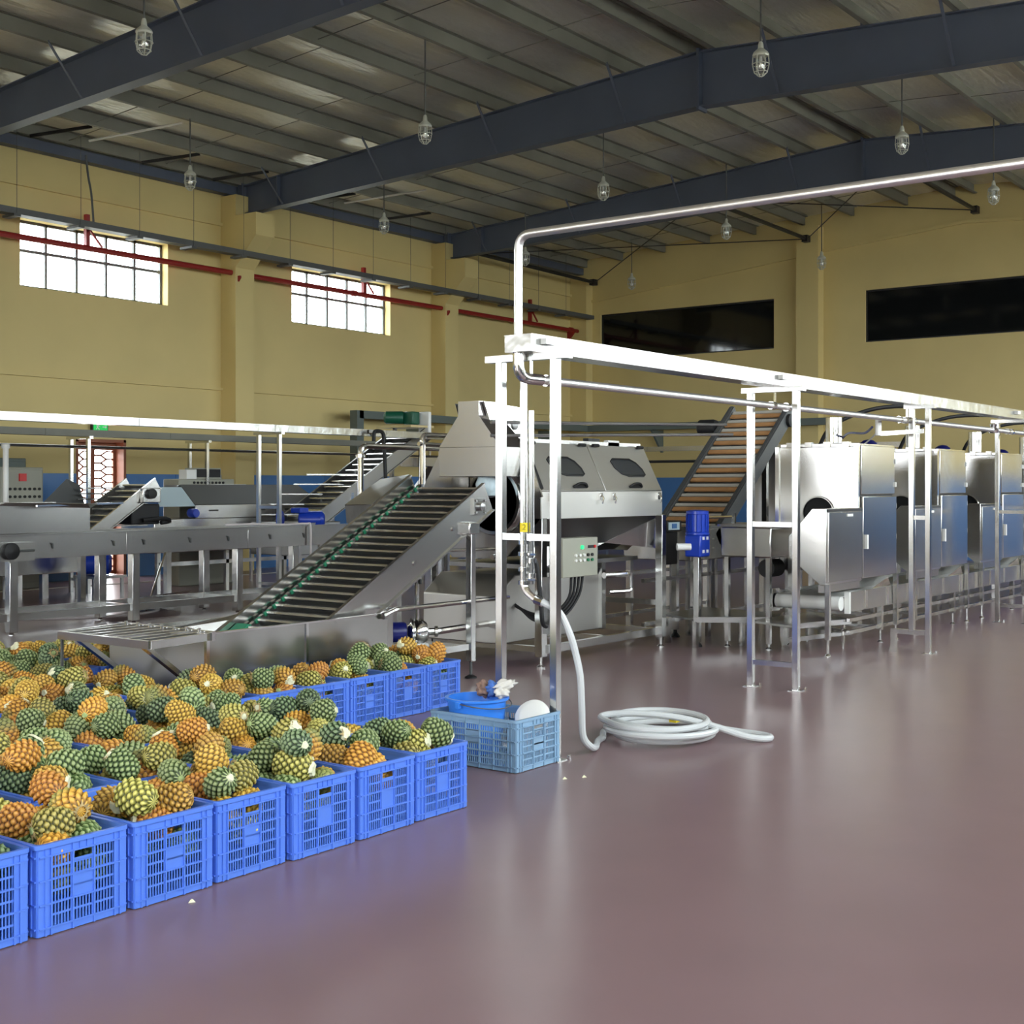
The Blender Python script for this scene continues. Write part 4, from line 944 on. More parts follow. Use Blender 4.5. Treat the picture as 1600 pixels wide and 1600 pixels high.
# feeding hopper over the conveyor
hp = MB().box(7.0,9.05,12.80,12.82,1.09,1.40).build('hopper_side','steel',t,bevel=0.004)
MB().box(7.0,9.05,13.46,13.48,1.09,1.42).build('hopper_side','steel2',t)
MB().box(9.03,9.05,12.82,13.46,1.09,1.25).build('hopper_end','steel2',t)
MB().sheet([(7.9,12.80,1.40),(9.05,12.80,1.36),(9.05,12.66,1.41),(7.9,12.66,1.43)],0.006).build('hopper_flap','steel2',hp)
MB().bar((8.25,12.62,1.39),(9.6,12.95,1.405),0.02,0.02).build('hopper_rod','bright',t)
# cable lying over the conveyor
o = MB().tube(smoothed([(11.2,13.0,1.11),(11.5,12.85,1.115),(12.0,12.8,1.10),(12.35,12.74,1.105),(12.4,12.70,1.06),(12.4,12.70,0.6),(12.42,12.68,0.35),(12.40,12.66,0.2)],5),0.014,6).build('white_cable','cable',None)
lab(o,'pale cable draped over the sorting conveyor and hanging down its side'); o['category']='cable'
o = MB().tube([(11.2,14.2,0.72),(10.55,13.75,0.03)],0.014,6).build('leaning_rod','bright',None); lab(o,'thin rod leaning under the sorting conveyor'); o['category']='rod'
o = MB().sheet([(9.95,13.55,0.20),(11.4,13.9,0.22),(11.3,14.3,0.05),(10.0,14.1,0.05)],0.006).build('sheet_offcut','bright',None); lab(o,'bright flat metal sheet lying under the sorting conveyor'); o['category']='sheet'
o = MB().tube(smoothed([(8.3,13.9,0.012),(8.9,14.2,0.012),(9.5,13.8,0.012),(10.1,13.6,0.012),(10.7,13.75,0.012),(11.2,14.3,0.012)],5),0.014,6).build('floor_cable','cable',None)
lab(o,'white cable snaking over the floor behind the conveyor legs'); o['category']='cable'

# ---- gantries on the left
def left_gantry(label, v, u0, u1, posts, pipez, z0=2.385, w=0.19, tm='foil'):
    g = thing('cable_gantry',label,'gantry',(u0,v,0))
    tray_run(g,'x',u0,u1,v,v+w,z0,z0+0.095,tm,2.2)
    for u in posts:
        for vv in (v-0.12,v+w+0.12): MB().bar((u,vv,0),(u,vv,z0-0.03),0.05).build('post','frame',g)
        MB().box(u-0.03,u+0.03,v-0.2,v+w+0.2,z0-0.04,z0).build('cross_head','frame',g)
        for z in (1.30,0.2): MB().bar((u,v-0.095,z),(u,v+w+0.095,z),0.04).build('rung','frame',g)
    if pipez: MB().cyl((u0,v+w+0.02,pipez),(u1,v+w+0.02,pipez),0.022,8).build('pipe','galv',g)
    return g
left_gantry('bright stainless cable gantry crossing the left half in front of the machines',14.12,6.0,17.8,(7.0,13.05),None)
left_gantry('farther dull cable gantry near the left wall',17.0,9.0,24.8,(11.9,14.15,20.2),2.2,tm='purlin',z0=2.35)  # grey tray material paints in the darker reflection of the far steel
t = thing('white_standpipe','white upright pipe beside the switch cabinet at the left edge','pipe',(10.62,17.0,0))
MB().cyl((10.62,17.0,0),(10.62,17.0,2.2),0.04,12).build('pipe','white',t)
MB().cyl((10.62,17.0,2.14),(10.62,17.0,2.2),0.06,12).build('collar','white',t)
g = thing('cross_cable_gantry','cable gantry crossing in front of the back wall behind the washer','gantry',(25.5,13,0))
tray_run(g,'y',9.5,17.3,25.4,25.6,2.385,2.48,'steel2',2.2)
for v in (10.5,13.8,16.6):
    for u in (25.3,25.7): MB().bar((u,v,0),(u,v,2.35),0.05).build('post','frame',g)
    MB().box(25.2,25.8,v-0.03,v+0.03,2.345,2.385).build('cross_head','frame',g)
MB().cyl((25.3,9.5,2.15),(25.3,17.0,2.15),0.03,8).build('pipe','dark',g)

# ---- far left elevator with green motor
t = thing('rung_elevator','grey rung elevator with green motor on top behind the sorting conveyor','elevator',(15.5,15.0,0))
P3 = incline(t,(14.25,1.02),(17.15,2.62),14.75,15.45,0.22,17,pm='galv',far_up=0.0,start=0.03,end=0.95,rm='bright',plate=0.12)
MB().box(16.7,17.3,14.72,15.5,2.60,2.64).build('motor_plate','bright',t)
MB().lathe([(0.10,0),(0.11,0.02),(0.11,0.30),(0.07,0.34)],(16.95,15.1,2.78),16,(-0.6,0.8,0)).build('drive_motor','greenmotor',t)
MB().box(16.93,17.12,14.88,15.1,2.66,2.88).build('gearbox','greenmotor',t,bevel=0.02)
MB().box(17.15,17.22,14.7,14.95,2.40,2.88).build('chain_guard','white',t,bevel=0.02)
for u in (15.3,17.0):
    for v in (14.75,15.42): MB().box(u-0.03,u+0.03,v-0.03,v+0.03,0,(1.5 if u < 16 else 2.3)).build('leg','frame',t)
MB().bar((16.0,14.75,0.9),(17.0,14.75,1.6),0.05).build('diagonal','frame',t)
# lower side rungs of the hand frame seen left
for i in range(5):
    q = P3(0.05+0.1*i,15.45,0.04); MB().bar((q.x-0.25,15.75,q.z+0.02),(q.x+0.35,15.2,q.z+0.02),0.02).build('guard_rung','frame',t)
MB().box(13.9,15.0,14.70,15.55,0.55,1.05).build('boot','galv',t,bevel=0.01)
# ---- discharge cone & tank behind the washer hood
t = thing('discharge_hopper','dark grey funnel hopper below the head of the rung elevator','hopper',(17.7,14.9,0))
MB().loft([(17.35,14.5,1.30),(18.35,14.5,1.30),(18.35,15.5,1.30),(17.35,15.5,1.30)],[(17.7,14.8,1.95),(18.0,14.8,1.95),(18.0,15.2,1.95),(17.7,15.2,1.95)]).build('funnel','galv',t)
MB().box(17.3,18.4,14.45,15.55,1.0,1.30).build('chest','galv',t)
for u in (17.4,18.3):
    for v in (14.5,15.5): MB().box(u-0.03,u+0.03,v-0.03,v+0.03,0,1.0).build('leg','frame',t)
MB().box(17.3,19.6,14.9,15.5,1.95,2.10).build('transfer_box','steel2',t)
for u in (18.5,18.9): MB().cyl((u,14.9,2.02),(u,14.88,2.02),0.05,12).build('port','rubber',t)
# ---- pipe arches between
t = thing('pipe_arch','bright stainless pipe arch in front of the rung elevator','pipe',(9.47,9.0,0))
MB().tube(bent([(9.47,9.0,1.30),(9.47,9.0,2.0),(10.7,9.0,2.0)],0.08),0.03,10).build('pipe','bright',t)
MB().lathe([(0.05,-0.015),(0.05,0.015)],(9.47,9.0,1.90),12).build('clamp','bright',t)
MB().bar((9.47,9.0,0),(9.47,9.0,1.30),0.045).build('stand','frame',t); MB().bar((10.7,9.0,0),(10.7,9.0,1.98),0.045).build('stand','frame',t)
t = thing('hood_pipe','short bright bent pipe at the left of the washer hood','pipe',(8.95,7.75,1.6))
MB().tube(bent([(8.95,7.75,1.62),(8.95,7.75,2.06),(9.38,7.72,2.06)],0.06),0.026,10).build('pipe','bright',t)
MB().cyl((8.9,7.75,1.98),(9.38,7.72,1.97),0.02,8).build('brace','bright',t)
t = thing('black_drop_hose','black hose hanging in an arch from the near cable gantry','hose',(12.0,13.9,1.0))
MB().tube(bent([(15.0,13.98,2.30),(15.0,13.98,2.46),(15.22,13.98,2.46),(15.3,13.98,1.25)],0.1),0.03,8).build('hose','rubber',t)
MB().box(15.02,15.2,14.02,14.10,2.43,2.48).build('clip','white',t)

# ---- peeling machine with slotted cover
t = thing('slotted_cover_machine','grey stainless machine with dark sloped cover and slotted side panel','machine',(13.4,16.2,0))
MB().box(12.95,15.6,15.70,15.72,1.12,1.32).build('side_panel','steel2',t,bevel=0.004)
for u in (13.2,14.15,14.75): MB().box(u,u+0.18,15.695,15.70,1.225,1.245).build('slot','rubber',t)
MB().box(14.55,14.56,15.694,15.70,1.12,1.32).build('panel_seam','dark',t)
MB().sheet([(12.95,15.72,1.32),(15.6,15.72,1.32),(15.5,16.2,1.62),(13.05,16.2,1.62)],0.01).build('sloped_cover','bracket',t)
MB().sheet([(12.3,15.72,1.30),(12.95,15.72,1.30),(13.0,16.1,1.58),(12.45,16.1,1.58)],0.01).build('end_chute','label',t)
MB().box(12.2,15.6,15.72,16.5,0.62,1.12).build('body','steel2',t,bevel=0.01)
MB().box(15.6,15.95,15.75,16.2,1.0,1.28).build('drive_cover','steel2',t,bevel=0.02)
MB().box(13.0,15.4,16.2,16.5,1.3,1.62).build('rear_cover','galv',t)
for u in (12.3,13.6,14.8,15.5):
    MB().box(u-0.03,u+0.03,15.74,15.80,0.0,0.62).build('leg','frame',t); MB().lathe([(0.03,0),(0.03,0.01),(0.012,0.03)],(u,15.77,0),8).build('levelling_foot','bright',t)
for z in (0.42,): MB().box(12.3,15.5,15.74,15.79,z,z+0.06).build('bottom_rail','frame',t)
MB().lathe([(0.06,0),(0.07,0.02),(0.07,0.14),(0.04,0.15)],(12.88,15.60,1.2),14,(0,1,0)).build('small_motor','bluemotor',t)
# upper control desk on it
t = thing('control_desk','grey control desk with dark screen above the slotted machine','control panel',(14.0,17.0,0))
MB().box(13.6,14.75,16.9,17.3,0.0,1.72).build('desk','cabinet',t,bevel=0.02)
MB().box(13.95,14.43,16.88,16.90,1.75,1.88).build('screen','rubber',t); MB().box(13.92,14.46,16.90,17.15,1.72,1.90).build('screen_hood','cabinet',t)
for i in range(9): MB().cyl((13.9+i*0.075,16.9,1.66),(13.9+i*0.075,16.88,1.66),0.02,8).build('button','rubber',t)
MB().box(13.72,13.92,16.86,17.05,1.72,1.87).build('white_box','white',t)
MB().box(14.0,14.65,16.5,16.62,1.58,1.635).build('white_shelf','white',t)
# ---- grader with beige side plate
t = thing('short_bar_grader','short bar grader with beige slanted side plate and black gearbox','machine',(11.0,14.9,0))
P4 = incline(t,(10.45,1.04),(11.48,1.71),14.78,15.4,0.17,8,pm='steel2',far_up=0.0,plate=0.12,start=0.05,end=0.9)
MB().box(11.22,11.52,14.70,14.765,1.38,1.58).build('motor_mount','steel2',t,bevel=0.01)
MB().lathe([(0.07,0),(0.07,0.05),(0.03,0.06)],(11.35,14.70,1.50),10,(0,-1,0)).build('gear_head','rubber',t)
MB().box(11.15,11.62,14.85,15.3,1.08,1.36).build('gearbox','rubber',t,bevel=0.02)
MB().tube(smoothed([(11.3,14.8,1.14),(11.6,14.75,1.16),(11.75,14.8,1.12),(11.6,14.8,1.10)],4),0.03,8).build('drive_chain','rubber',t)
MB().sheet([(10.2,15.6,1.30),(10.95,15.6,1.30),(10.95,15.75,1.62),(10.75,15.75,1.70)],0.01).build('rear_wing','bracket',t)
for i in range(8):
    z = 1.0+i*0.075; MB().bar((10.6+i*0.03,15.5,z+0.05),(11.9,15.5,z+0.05),0.05,0.02).build('grading_bar','frame',t)
MB().box(10.4,12.0,15.0,15.9,0.86,0.98).build('body','steel2',t,bevel=0.01)
for u in (10.5,11.9):
    MB().box(u-0.04,u+0.04,15.0,15.08,0.0,0.87).build('leg','frame',t)
# blue motor under the grader
t = thing('floor_motor','large dark blue motor on a small stand below the sorting conveyor','motor',(11.0,15.9,0))
MB().lathe([(0.14,0),(0.16,0.02),(0.16,0.42),(0.10,0.46)],(11.25,16.2,0.50),18,(0.79,-0.6,0)).build('motor','bluemotor',t)
MB().box(11.2,11.75,15.75,16.25,0.30,0.34).build('stand_top','frame',t)
for p in ((11.23,15.8),(11.7,15.8),(11.7,16.2),(11.23,16.2)): MB().box(p[0]-0.02,p[0]+0.02,p[1]-0.02,p[1]+0.02,0,0.3).build('stand_leg','frame',t)
# blue motor on the conveyor end
t = thing('end_drive_motor','blue gear motor beside the far end of the sorting conveyor','motor',(13.92,14.3,0))
MB().lathe([(0.11,0),(0.13,0.02),(0.13,0.34),(0.08,0.38)],(13.97,14.55,1.10),18,(0.6,-0.8,0)).build('motor','bluemotor',t)
MB().lathe([(0.15,0),(0.15,0.05),(0.12,0.08)],(13.72,14.75,1.10),18,(0.6,-0.8,0)).build('fan_cover','bluemotor',t)
MB().box(13.84,14.02,14.4,14.6,1.20,1.28).build('terminal_box','bluemotor',t,bevel=0.01)
MB().box(13.72,14.22,14.3,14.8,0.90,0.96).build('motor_plate','frame',t)
for p in ((13.75,14.33),(14.19,14.33),(14.19,14.77),(13.75,14.77)): MB().box(p[0]-0.025,p[0]+0.025,p[1]-0.025,p[1]+0.025,0,0.90).build('stand_leg','frame',t)
# ---- control cabinets on the left
t = thing('switch_cabinet','beige grey switch cabinet with red switch and rows of black buttons','cabinet',(11.75,18.6,0))
MB().box(11.4,12.18,18.45,18.85,0.0,1.90).build('cabinet_body','cabinet',t,bevel=0.015)
MB().box(11.43,12.15,18.435,18.45,0.1,1.86).build('cabinet_door','cabinet',t,bevel=0.006)
MB().box(11.74,11.86,18.41,18.435,1.68,1.80).build('main_switch','redbtn',t)
for r in range(3):
    for i in range(8): MB().cyl((11.50+i*0.085,18.435,1.56-r*0.12),(11.50+i*0.085,18.415,1.56-r*0.12),0.022,8).build('button','rubber',t)
t = thing('dark_cabinet','darker grey cabinet behind the switch cabinet at the left edge','cabinet',(11.2,19.1,0))
MB().box(11.25,12.2,18.95,19.4,0.0,2.05).build('cabinet_body','greygreen',t,bevel=0.015)
MB().box(11.28,12.17,18.935,18.95,0.1,2.0).build('cabinet_door','greygreen',t,bevel=0.006)
# small pipe rail on the wall
t = thing('wall_hand_pipe','short chrome pipe in front of the blue dado beside the rung elevator','pipe',(15.6,17.2,1.5))
MB().tube(bent([(14.9,17.0,1.42),(16.5,17.0,1.42),(16.9,16.9,1.50)],0.1),0.025,8).build('pipe','bright',t)
MB().cyl((16.1,17.0,1.42),(16.16,17.0,1.42),0.05,10).build('joint','bright',t)
MB().bar((15.2,17.0,0),(15.2,17.0,1.42),0.04).build('stand','frame',t)
# machine bases beyond the floor strip
t = thing('wash_tank_line','low stainless tank on legs along the left wall beneath the grader','tank',(8.5,17,0))
MB().box(5.5,11.8,16.6,17.4,0.35,0.85).build('tank','steel2',t,bevel=0.01)
for u in (6.0,8.3,11.0):
    for v in (16.65,17.3): MB().box(u-0.05,u+0.05,v-0.04,v+0.04,0,0.36).build('leg','frame',t)

# ------------------------------------------------------------------ crates
def slot_wall(mb, P, width, height, cols, t=0.004, kind='short'):
    """a moulded crate side built from bars: P(s, z, off) maps along-wall, height and outward offset to a point"""
    def blk(s0, s1, z0, z1, o0=0.0, o1=t):
        vs = [P(s,z,o) for o in (o0,o1) for s,z in ((s0,z0),(s1,z0),(s1,z1),(s0,z1))]
        mb.add(vs,[(0,1,2,3),(7,6,5,4),(0,4,5,1),(1,5,6,2),(2,6,7,3),(3,7,4,0)])
    zb, zt = 0.03, height-0.045
    blk(0,width,0.004,zb); blk(0,width,zt,height)
    m = 0.055
    blk(0,m,zb,zt); blk(width-m,width,zb,zt)
    rows = 6; rh = (zt-zb)/rows
    edges = [m+(width-2*m)*i/cols for i in range(cols+1)]
    for i in range(1,cols): blk(edges[i]-0.006,edges[i]+0.006,zb,zt,0.0,t)
    for r in range(1,rows): blk(m,width-m,zb+r*rh-0.004,zb+r*rh+0.004)
    mid = cols//2
    for c in range(cols):
        a, b = edges[c]+0.006, edges[c+1]-0.006
        if kind == 'short' and c == mid:
            blk(a,b,zb+2*rh+0.004,zb+4*rh-0.004)          # solid name field
            rr = [0,1,4]
            blk(a,b,zb+5*rh,zb+5*rh+0.012)
        elif kind == 'long' and c == mid:
            blk(a,b,zb+3*rh,zb+5.0*rh); rr = [0,1,2,5]
        else: rr = range(rows)
        nb = max(4, int((b-a)/0.0135)); 
        for r in rr:
            z0, z1 = zb+r*rh+0.004, zb+(r+1)*rh-0.004
            for k in range(nb+1):
                s = a+(b-a)*k/nb; blk(max(a,s-0.0028),min(b,s+0.0028),z0,z1,0.0005,t-0.0005)
    # ribs standing proud
    for s in [0.03]+[edges[0]]+[e for e in edges[1:-1]]+[edges[-1]]+[width-0.03]: blk(s-0.0035,s+0.0035,0.004,height-0.002,t,t+0.006)
    for z in (zb+0.001,zb+2*rh,zb+4*rh,zt): blk(0.004,width-0.004,z-0.003,z+0.003,t,t+0.006)
    if kind == 'short':
        for k in (1,2): s = edges[mid]+(edges[mid+1]-edges[mid])*k/3; blk(s-0.002,s+0.002,zt,height-0.004,t,t+0.005)
    return mb
def crate_meshes(w, d, h, mat, names):
    mb = MB(); i = 0.012
    slot_wall(mb, lambda s,z,o: (s+i if False else i+s*(w-2*i)/w, i-o, z), w, h, 3)
    slot_wall(mb, lambda s,z,o: (i+s*(w-2*i)/w, d-i+o, z), w, h, 3)
    slot_wall(mb, lambda s,z,o: (i-o, i+s*(d-2*i)/d, z), d, h, 5, kind='long')
    slot_wall(mb, lambda s,z,o: (w-i+o, i+s*(d-2*i)/d, z), d, h, 5, kind='long')
    mb.box(i,w-i,i,d-i,0.004,0.012)
    for x in (0.02,w-0.08): 
        for y in (0.02,d-0.08): mb.box(x,x+0.06,y,y+0.06,0.0,0.006)
    body = mb.mesh(names[0], mat, smooth=False)
    r = MB(); e = 0.016; q = 0.03
    def rr(o): 
        x0,x1,y0,y1 = i-o,w-i+o,i-o,d-i+o; c = q*0.5+o*0.6; out=[]
        for (cx,cy,a0) in ((x1-c,y0+c,-PI/2),(x1-c,y1-c,0),(x0+c,y1-c,PI/2),(x0+c,y0+c,PI)):
            for k in range(4): a=a0+k*PI/6; out.append((cx+c*math.cos(a),cy+c*math.sin(a)))
        return out
    A, B = rr(0.012), rr(-0.004); n = len(A)
    vs = [(x,y,h-e) for x,y in A]+[(x,y,h) for x,y in A]+[(x,y,h) for x,y in B]+[(x,y,h-e) for x,y in B]
    fs = []
    for k in range(n):
        k2=(k+1)%n
        for l in range(4): a=l*n; b=((l+1)%4)*n; fs.append((a+k,a+k2,b+k2,b+k))
    r.add(vs,fs)
    rim = r.mesh(names[1], mat)
    return body, rim
CW, CD, CH = 0.395, 0.585, 0.33
cbody, crim = crate_meshes(CW,CD,CH,'crate',('crate','rim'))
CR = []
def place_crate(u, v, row, label, rot=0.0):
    o = bpy.data.objects.new('plastic_crate', cbody); COL.objects.link(o); o.location=(u,v,0); o.rotation_euler=(0,0,rot)
    r = bpy.data.objects.new('rim', crim); COL.objects.link(r); r.parent = o
    o['label']=label; o['category']='crate'; o['group']='blue crates of pineapples'
    CR.append((u,v,rot,row,label)); return o
ROWN = ['front row','second row','third row','fourth row','fifth row','sixth row','seventh row','rear row']
rows = [(4.13,2.29-0.405,8),(4.735,2.695,6),(5.35,3.10,5),(5.985,3.45,10),(6.66,3.75,4),(7.28,4.15,3),(7.90,4.45,4),(8.50,4.85,3)]
random.seed(11)
for j,(v,u0,n) in enumerate(rows):
    for i in range(n):
        u = u0+i*0.407; vv = v+random.uniform(-0.012,0.012)
        if j == 3: vv = v+0.042*(u-4.0)
        k = n-1-i
        which = 'last' if k == 0 else ORD[k]+' from last'
        lbl = 'royal blue slotted crate heaped with pineapples, %s, %s' % (('right end' if k==0 else ORD[k]+' from right end'), ROWN[j])
        place_crate(u,vv,j,lbl,random.uniform(-0.012,0.012))
print('crates',len(CR))

# ------------------------------------------------------------------ pineapples
def pine_mat(name, eye, mid, groove, tip, grad=None):
    """colours belong to the fruit skin: pale bract tip, coloured eye, dark groove; grad tints towards the crown end"""
    m = bpy.data.materials.new(name); m.use_nodes=True; t=m.node_tree; p=t.nodes['Principled BSDF']
    at = nn(t,'ShaderNodeAttribute',attribute_name='eye'); al = nn(t,'ShaderNodeAttribute',attribute_name='along')
    oi = nn(t,'ShaderNodeObjectInfo'); 
    cr = nn(t,'ShaderNodeValToRGB'); e=cr.color_ramp.elements
    e[0].position=0.0; e[0].color=groove; e[1].position=0.3; e[1].color=mid
    x=cr.color_ramp.elements.new(0.55); x.color=eye; x=cr.color_ramp.elements.new(0.93); x.color=eye; x=cr.color_ramp.elements.new(1.0); x.color=tip
    t.links.new(at.outputs['Fac'],cr.inputs[0]); last=cr.outputs[0]
    if grad:
        mx=nn(t,'ShaderNodeMix',data_type='RGBA'); mr=nn(t,'ShaderNodeMapRange'); mr.inputs[1].default_value=0.35; mr.inputs[2].default_value=0.8; mr.inputs[3].default_value=0; mr.inputs[4].default_value=0.85
        mu=nn(t,'ShaderNodeMix',data_type='RGBA',blend_type='MULTIPLY'); mu.inputs[0].default_value=1
        tc=nn(t,'ShaderNodeTexCoord'); nz=nn(t,'ShaderNodeTexNoise'); nz.inputs['Scale'].default_value=14; t.links.new(tc.outputs['Object'],nz.inputs['Vector'])
        ad=nn(t,'ShaderNodeMath',operation='ADD'); sb=nn(t,'ShaderNodeMath',operation='MULTIPLY'); sb.inputs[1].default_value=0.5
        t.links.new(nz.outputs[0],sb.inputs[0]); s2=nn(t,'ShaderNodeMath',operation='SUBTRACT'); s2.inputs[1].default_value=0.25; t.links.new(sb.outputs[0],s2.inputs[0])
        t.links.new(al.outputs['Fac'],ad.inputs[0]); t.links.new(s2.outputs[0],ad.inputs[1]); t.links.new(ad.outputs[0],mr.inputs[0])
        cg = nn(t,'ShaderNodeValToRGB'); g=cg.color_ramp.elements; g[0].position=0.0; g[0].color=grad[1]; g[1].position=0.3; g[1].color=grad[0]
        y=cg.color_ramp.elements.new(1.0); y.color=grad[0]
        t.links.new(at.outputs['Fac'],cg.inputs[0])
        t.links.new(mr.outputs[0],mx.inputs[0]); t.links.new(last,mx.inputs[6]); t.links.new(cg.outputs[0],mx.inputs[7]); last=mx.outputs[2]
    hs=nn(t,'ShaderNodeHueSaturation'); r1=nn(t,'ShaderNodeMapRange'); r1.inputs[3].default_value=0.494; r1.inputs[4].default_value=0.512
    r2=nn(t,'ShaderNodeMapRange'); r2.inputs[3].default_value=0.85; r2.inputs[4].default_value=1.2
    t.links.new(oi.outputs['Random'],r1.inputs[0]); t.links.new(oi.outputs['Random'],r2.inputs[0]); t.links.new(r1.outputs[0],hs.inputs['Hue']); t.links.new(r2.outputs[0],hs.inputs['Value'])
    t.links.new(last,hs.inputs['Color']); t.links.new(hs.outputs[0],p.inputs['Base Color']); p.inputs['Roughness'].default_value=0.5
    return m
PM = [pine_mat('green_pineapple_skin',lin(158,170,118),lin(78,98,48),lin(18,26,14),lin(206,204,160)),
      pine_mat('dark_green_pineapple_skin',lin(126,142,104),lin(52,72,42),lin(12,20,10),lin(176,180,146)),
      pine_mat('olive_yellow_pineapple_skin',lin(196,184,104),lin(124,116,46),lin(36,42,18),lin(228,212,150)),
      pine_mat('golden_pineapple_skin',lin(214,172,84),lin(164,118,42),lin(58,50,20),lin(240,216,160)),
      pine_mat('orange_pineapple_skin',lin(220,162,76),lin(180,116,42),lin(78,52,20),lin(238,206,156)),
      pine_mat('half_ripe_pineapple_skin',lin(212,160,72),lin(168,112,40),lin(56,46,20),lin(236,210,156),(lin(132,146,88),lin(26,36,18)))]
PCN = ['green','dark green','olive yellow','golden','orange','orange and green']
def pine_mesh(name, L, R, seed, NA=11, NR=8, ka=7, kr=6):
    rnd = random.Random(seed); na, nr = NA*ka, NR*kr; vs=[]; fs=[]; eye=[]; alo=[]
    ph = rnd.random()*6; wob = rnd.uniform(0.0,0.05)
    for i in range(nr+1):
        s = i/nr; x = -1+2*s
        prof = (1-abs(x)**2.6)**0.5*(1.0-0.10*x) if abs(x) < 1 else 0.0
        prof = max(prof,0.0)
        for j in range(na):
            a = 2*PI*j/na
            # lozenge lattice of eyes
            fu = a/(2*PI)*NA; fv = s*NR
            p = (fu+fv*0.5); q = fv
            best=9; bdu=bdv=0.0
            for dq in (-1,0,1):
                rq = round(q)+dq
                cu = round(p-0.5*rq+0.0)  # lattice centres at fu = cu + 0.5*(rq odd)
                for dc in (-1,0,1):
                    cfu = round(fu-0.5*(rq%2))+dc+0.5*(rq%2); du=(fu-cfu); dv=(fv-rq)
                    dd = max(abs(du)*0.95+abs(dv)*0.62, abs(dv)*0.86)
                    if dd<best: best=dd; bdu=du; bdv=dv
            e = max(0.0,1-best/0.56); lean = max(0.0,1-abs(bdu)*2.6)*max(0.0,min(1.0,0.55+bdv*1.6)) if best < 0.5 else 0.0
            bmp = 0.0085*(min(1,e*2.2))**0.75+0.008*lean*min(1,e*3)
            fade = min(1.0,prof*1.6)
            r = R*prof*(1+wob*math.cos(a+ph))+bmp*fade
            vs.append((r*math.cos(a),r*math.sin(a),L/2*x*(0.97))); eye.append(min(1.0,0.80*e**0.85+0.30*lean*min(1,e*3))); alo.append(s)
    for i in range(nr):
        for j in range(na):
            fs.append((i*na+j,i*na+(j+1)%na,(i+1)*na+(j+1)%na,(i+1)*na+j))
    return vs,fs,eye,alo
def finish(name, vs, fs, eye, alo, mat, rndattr=None):
    me=bpy.data.meshes.new(name); me.from_pydata(vs,[],fs); me.update()
    for nm,dat in (('eye',eye),('along',alo)):
        a=me.attributes.new(nm,'FLOAT','POINT'); a.data.foreach_set('value',dat)
    me.polygons.foreach_set('use_smooth',[True]*len(me.polygons))
    me.materials.append(mat) if not isinstance(mat,list) else [me.materials.append(m) for m in mat]
    return me
shapes = [pine_mesh('p',0.165,0.052,1,NR=9),pine_mesh('p',0.150,0.054,2,NA=12,NR=8),pine_mesh('p',0.178,0.051,3,NR=10)]
PMESH = {(s,c): finish('pineapple',*shapes[s],PM[c]) for s in range(3) for c in range(6)}
M['core'] = material('cut_pineapple_stem',lin(232,230,196),0.6,var=0.15,vscale=60)
M['core2'] = material('cut_crown_scar',lin(170,190,130),0.6,var=0.2,vscale=60)
M['bract'] = material('dry_pineapple_bract',lin(184,160,112),0.7,var=0.2,vscale=40)
def core_mesh(r, ragged, mat, seed):
    rnd=random.Random(seed); mb=MB(); n=14
    prof=[]
    o=[(r*(1+ragged*rnd.uniform(-1,1))) for _ in range(n)]
    vs=[(0,0,0.006)]+[(o[k]*0.75*math.cos(2*PI*k/n),o[k]*0.75*math.sin(2*PI*k/n),0.006+rnd.uniform(-1,1)*0.001) for k in range(n)]+[(o[k]*math.cos(2*PI*k/n),o[k]*math.sin(2*PI*k/n),-0.006) for k in range(n)]
    fs=[(0,1+k,1+(k+1)%n) for k in range(n)]+[(1+k,n+1+k,n+1+(k+1)%n,1+(k+1)%n) for k in range(n)]
    mb.add(vs,fs); return mb.mesh('cut_stem',mat)
CORES=[core_mesh(0.020,0.15,'core',1),core_mesh(0.031,0.35,'core',2),core_mesh(0.016,0.15,'core2',3)]
def bract_mesh(seed):
    rnd=random.Random(seed); mb=MB()
    for k in range(16):
        a=2*PI*k/16+rnd.uniform(-0.1,0.1); r0=0.018; r1=rnd.uniform(0.026,0.04); z=rnd.uniform(-0.006,0.012)
        ca,sa=math.cos(a),math.sin(a); w=0.007
        mb.sheet([(r0*ca-w*sa,r0*sa+w*ca,0.004),(r0*ca+w*sa,r0*sa-w*ca,0.004),(r1*ca,r1*sa,z)],0.0012)
    return mb.mesh('bract_collar','bract')
BR=[bract_mesh(4),bract_mesh(5)]
Ls=[0.165,0.150,0.178]

